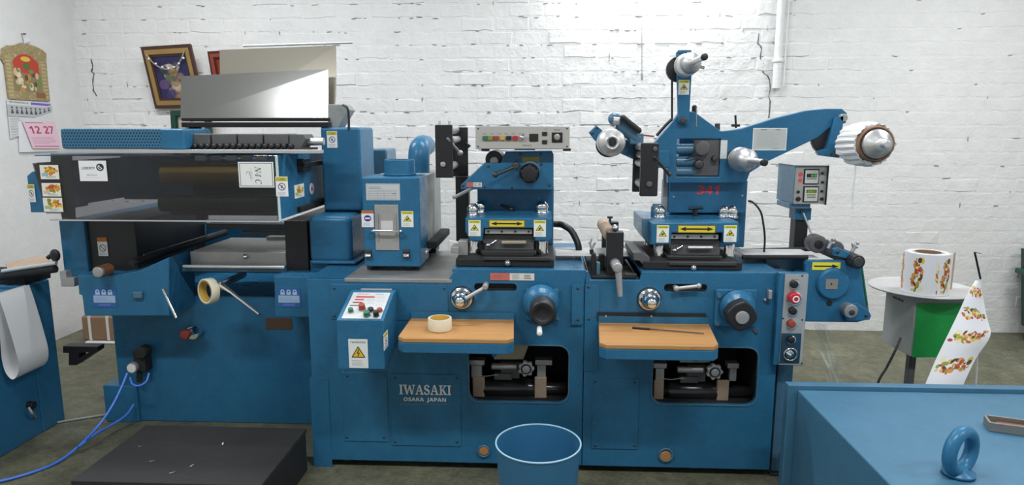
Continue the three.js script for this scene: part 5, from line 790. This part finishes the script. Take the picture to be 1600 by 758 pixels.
// ---------------------------------------------------------------- unwinder at the left edge
{ const t = thing('unwinder', 'blue unwinding stand at the left edge with black rails', 'machine'), q = PY(101, 655, 0), x = q.x, zb = q.z, y = PX(80, 436, x).y;
  part(t, 'stand', bx(x - .7, x, 0, y, zb + .16, .1, .006), M.blue); part(t, 'rear_column', bx(x - .25, x + .004, 0, y + .004, zb, zb + .16, .006), M.blue);
  part(t, 'side_rail', cyl(P(0, 432, -.27), P(87, 420, -.27), .02, .02, 12), M.blackMatt); part(t, 'side_rail', cyl(P(0, 427, -.55), P(84, 413, -.55), .016, .016, 12), M.blackMatt); part(t, 'chrome_rail', cyl(P(4, 424, -.26), P(88, 411, -.26), .01, .01, 12), M.alu);
  part(t, 'rail_foot', bx(x - .3, x - .02, y, P(30, 430, -.3).y, -.5, -.32, .004), M.blackMatt);
  part(t, 'top_board', (() => { const p = [P(14, 425, -.3), P(78, 409, -.3), P(70, 398, -.6), P(8, 411, -.6)]; const g = new THREE.BufferGeometry(), o = V3(0, -.008, 0), k = [...p, ...p.map(v => v.clone().add(o))], pos = []; for (const f of [[0, 1, 2, 3], [7, 6, 5, 4], [0, 4, 5, 1], [1, 5, 6, 2], [2, 6, 7, 3], [3, 7, 4, 0]]) for (const i of [f[0], f[1], f[2], f[0], f[2], f[3]]) pos.push(...k[i].toArray()); g.setAttribute('position', new THREE.Float32BufferAttribute(pos, 3)); g.computeVertexNormals(); return g; })(), M.tan);
  part(t, 'clamp_knob', [ball(P(86, 399, -.28), .026, 1, 1.2, .6), cyl(P(75, 403, -.28), P(88, 394, -.28), .011), cyl(P(87, 396, -.28), P(86, 414, -.27), .011)], M.black);
  const bz = zb + .04, tr = shp(wpts([[98, 541], [152, 542], [152, 549], [119, 571], [107, 571], [107, 552], [98, 552]], bz)), h = new THREE.Path(); wpts([[122, 551], [140, 550], [122, 561]], bz).forEach(([a, b], i) => i ? h.lineTo(a, b) : h.moveTo(a, b)); tr.holes.push(h);
  part(t, 'foot_pedal_bracket', ext(tr, bz, .06, .003), M.black, { label: 'black triangular bracket' });
  const cg = PX(45, 633, x); part(t, 'cable_gland', rod(V3(x + .03, cg.y, cg.z), .02, .04, .003, 'x'), M.black);
  done(t);
  // looping paper web: narrow slack loop just right of the stand
  const xr = x + .1, w0 = PX(74, 535, xr).z, w1 = PX(28, 562, xr).z, xl = x + .02, top = PX(52, 444, xr - .05).y, ylo = PX(55, 575, xr - .05).y;
  const prof = [[xr - .06, top], [xr - .045, top - .06], [xr - .01, ylo + .17], [xr, ylo + .08], [xr - .012, ylo + .025], [(xr + xl) / 2, ylo], [xl + .012, ylo + .03], [xl, ylo + .1], [xl + .004, ylo + .2], [xl + .004, top]].map(([a, b]) => V3(a, b, 0)), cv = new THREE.CatmullRomCurve3(prof), N = 60, pos = [];
  for (let i = 0; i < N; i++) { const a = cv.getPoint(i / N), b = cv.getPoint((i + 1) / N); pos.push(a.x, a.y, w0, a.x, a.y, w1, b.x, b.y, w1, a.x, a.y, w0, b.x, b.y, w1, b.x, b.y, w0); }
  const g = new THREE.BufferGeometry(); g.setAttribute('position', new THREE.Float32BufferAttribute(pos, 3)); g.computeVertexNormals(); single('paper_loop', g, M.paper, 'white paper web hanging in a slack loop at the unwinding stand', 'paper web'); }
{ const c = PY(150, 548, 0), t = thing('wrapped_pack', 'brown paper pack with white bands on a white block behind the press', 'package'), z = -1.75, a = P(128, 520, z), b = P(186, 520, z), y0 = P(150, 533, z).y, yt = P(150, 494, z).y;
  part(t, 'pack', bx(a.x, b.x, y0, yt, z - .3, z, .02), M.card); for (const x of [138, 166]) part(t, 'band', pb(x, 493, x + 4, 532, z + .002, .02, 0), M.white); done(t);
  solo('white_block', bx(P(136, 545, z).x, b.x + .1, 0, y0, z - .35, z + .02, .008), M.white, 'white block under the brown paper pack by the left wall', 'block'); }
// hoses on the floor
{ const t = thing('air_hose', 'blue air hose forking from the pressure gauge and running along the floor', 'hose');
  const m = PY(128, 686, .05); const fl = [[60, 735], [0, 752], [-60, 758]].map(([a, b]) => PY(a, b, .008));
  part(t, 'hose', tube([P(199, 583, -.33), P(190, 605, -.28), P(172, 640, -.2), P(150, 670, -.12), PY(120, 700, .03), PY(90, 722, .009), ...fl], .0065, 90, 8), M.hose);
  part(t, 'branch', tube([P(209, 632, -.41), P(198, 648, -.36), P(175, 664, -.28), P(150, 678, -.16), PY(122, 699, .045)], .0065, 50, 8), M.hose);
  part(t, 'loop', tube([P(203, 590, -.33), P(207, 600, -.32), P(216, 603, -.32), P(228, 597, -.34), P(233, 583, -.37)], .0055, 40, 8), M.hose); done(t); }
single('floor_cable', tube([PX(45, 637, PY(101, 655, 0).x + .03), PX(50, 645, PY(101, 655, 0).x + .05), PY(66, 659, .008), PY(80, 661, .007), PY(120, 655, .007), PY(166, 648, .007)], .006, 60, 8), M.cableGrey, 'grey cable lying on the floor between unwinder and printing unit', 'cable');

// ---------------------------------------------------------------- wall pictures
{ // framed picture leaning out from the wall
  const frame = (name, label, px, mats, garland) => {
    const t = thing(name, label, 'picture'), zt = WALLZ + .14, z0 = WALLZ + .03, q = [P(px[0], px[1], zt), P(px[2], px[3], zt), P(px[4], px[5], z0), P(px[6], px[7], z0)];   // tl tr br bl
    const at = (u, v, h) => { const p = q[0].clone().lerp(q[1], u), r = q[3].clone().lerp(q[2], u); p.lerp(r, v); p.z += h; return p; };
    const slab = (u0, u1, v0, v1, h0, h1, uvs) => { const c = [[u0, v0], [u1, v0], [u1, v1], [u0, v1]], a = c.map(([u, v]) => at(u, v, h1)), b = c.map(([u, v]) => at(u, v, h0)), all = [...a, ...b], pos = [], uv = [], UV = [[0, 1], [1, 1], [1, 0], [0, 0]]; for (const f of [[3, 2, 1, 0], [4, 5, 6, 7], [0, 1, 5, 4], [1, 2, 6, 5], [2, 3, 7, 6], [3, 0, 4, 7]]) for (const i of [f[0], f[1], f[2], f[0], f[2], f[3]]) { pos.push(...all[i].toArray()); uv.push(...UV[i % 4]); } const g = new THREE.BufferGeometry(); g.setAttribute('position', new THREE.Float32BufferAttribute(pos, 3)); g.setAttribute('uv', new THREE.Float32BufferAttribute(uv, 2)); g.computeVertexNormals(); return g; };
    const ring = (i, o, h0, h1) => [slab(i, 1 - i, i, o, h0, h1), slab(i, 1 - i, 1 - o, 1 - i, h0, h1), slab(i, o, o, 1 - o, h0, h1), slab(1 - o, 1 - i, o, 1 - o, h0, h1)];
    part(t, 'frame', ring(0, .055, 0, .022), mats[0]); part(t, 'gold_frame', ring(.055, .13, 0, .026), mats[1]); part(t, 'inner_frame', ring(.13, .165, 0, .016), mats[0]);
    part(t, 'painting', slab(.165, .835, .165, .835, 0, .008), mats[2], { keep: true }); part(t, 'backing', slab(.01, .99, .01, .99, -.012, 0), M.card);
    if (garland) { const gl = part(t, 'garland', tube([at(.1, .12, .035), at(.22, .28, .035), at(.42, .37, .035), at(.6, .35, .035), at(.75, .25, .035), at(.88, .1, .035)], .0045, 40, 8), M.cream); for (let i = 0; i < 7; i++) part(gl, 'flower', ball(at(.14 + i * .115, .16 + .2 * Math.sin((i + .4) / 7 * Math.PI), .04), .0085), M.paper); }
    return done(t); };
  frame('framed_picture', 'gold framed painting with a white garland on the brick wall', [222, 74, 299, 69, 322, 169, 245, 170], [M.darkWood, M.gold, paintingTex('#2b2552', ['#b9a88c', '#3b3468', '#8c7a5c', '#d8cdb4', '#4a5a4a', '#6a4f7c', '#9c7444'])], true);
  frame('framed_picture', 'red and gold picture half hidden behind the pale metal sheet', [326, 81, 384, 77, 400, 150, 338, 152], [M.darkWood, M.redDull, paintingTex('#8a3216', ['#d8a02c', '#c4461c', '#e3c46a', '#5c1c10', '#b8701c'])], false);
  frame('framed_picture', 'small picture with green edge under the garlanded painting', [268, 173, 330, 172, 334, 232, 272, 234], [M.binGreen, M.binGreen, paintingTex('#c9bfae', ['#b0304a', '#4a6a3c', '#e8e0d0', '#8c2a3a'])], false);
}
{ // tear-off calendar on the left wall
  const t = thing('wall_calendar', 'hanging calendar with arched temple picture and pink date pad', 'calendar'), x = LX + .006;
  const q = (a, b, h = 0) => { const p = PX(a, b, LX + .004); p.x += h; return p; };
  const quad = (c, h, th = .002) => { const p = c.map(([a, b]) => q(a, b, h)), r = p.map(v => v.clone().setX(v.x - th)), all = [...p, ...r], pos = [], uv = [], UV = [[0, 1], [1, 1], [1, 0], [0, 0]]; for (const f of [[3, 2, 1, 0], [4, 5, 6, 7], [0, 1, 5, 4], [1, 2, 6, 5], [2, 3, 7, 6], [3, 0, 4, 7]]) for (const i of [f[0], f[1], f[2], f[0], f[2], f[3]]) { pos.push(...all[i].toArray()); uv.push(...UV[i % 4]); } const g = new THREE.BufferGeometry(); g.setAttribute('position', new THREE.Float32BufferAttribute(pos, 3)); g.setAttribute('uv', new THREE.Float32BufferAttribute(uv, 2)); g.computeVertexNormals(); return g; };
  // arched card: a fan of pieces with the print mapped by position
  const out = [[12, 155], [5, 100], [0, 92], [1, 76], [9, 71], [20, 71], [30, 67], [42, 69], [54, 73], [64, 78], [70, 84], [70, 92], [72, 120], [76, 158]], pos = [], uv = [], cen = [38, 115];
  const wp = out.map(v => q(v[0], v[1])), zs = wp.map(p => p.z), ys = wp.map(p => p.y), z1 = Math.max(...zs), z0 = Math.min(...zs), yl = Math.min(...ys), yh = Math.max(...ys), mid = V3(wp[0].x, (yl + yh) / 2, (z0 + z1) / 2);
  const put = (p, h) => { pos.push(p.x + h, p.y, p.z); uv.push((z1 - p.z) / (z1 - z0), (p.y - yl) / (yh - yl)); };   // print laid out in metres on the card
  for (let i = 0; i < wp.length; i++) { const a = wp[i], b = wp[(i + 1) % wp.length]; put(mid, .012); put(b, .012); put(a, .012); for (const [v, h] of [[a, .012], [b, .012], [b, .002], [a, .012], [b, .002], [a, .002]]) put(v, h); }
  const g = new THREE.BufferGeometry(); g.setAttribute('position', new THREE.Float32BufferAttribute(pos, 3)); g.setAttribute('uv', new THREE.Float32BufferAttribute(uv, 2)); g.computeVertexNormals(); calTop.side = THREE.DoubleSide; part(t, 'picture_card', g, calTop, { keep: true });
  part(t, 'month_sheet', quad([[9, 155], [79, 161], [83, 193], [15, 217]], .006), calMonth, { keep: true });
  part(t, 'pad_pages', quad([[27, 190], [80, 191], [91, 236], [29, 238]], .012, .008), M.paper); part(t, 'date_pad', quad([[30, 189], [81, 190], [92, 232], [47, 232]], .022, .002), calPad, { keep: true });
  part(t, 'hanging_tab', [quad([[33, 52], [37, 52], [46, 64], [36, 68]], .01)], M.paper); part(t, 'nail', cyl(q(34, 53, 0), q(34, 53, .03), .004), M.darkSteel); done(t);
}

scene.traverse(o => { if (o.isMesh) { o.castShadow = true; o.receiveShadow = true; } });
renderer.render(scene, camera);
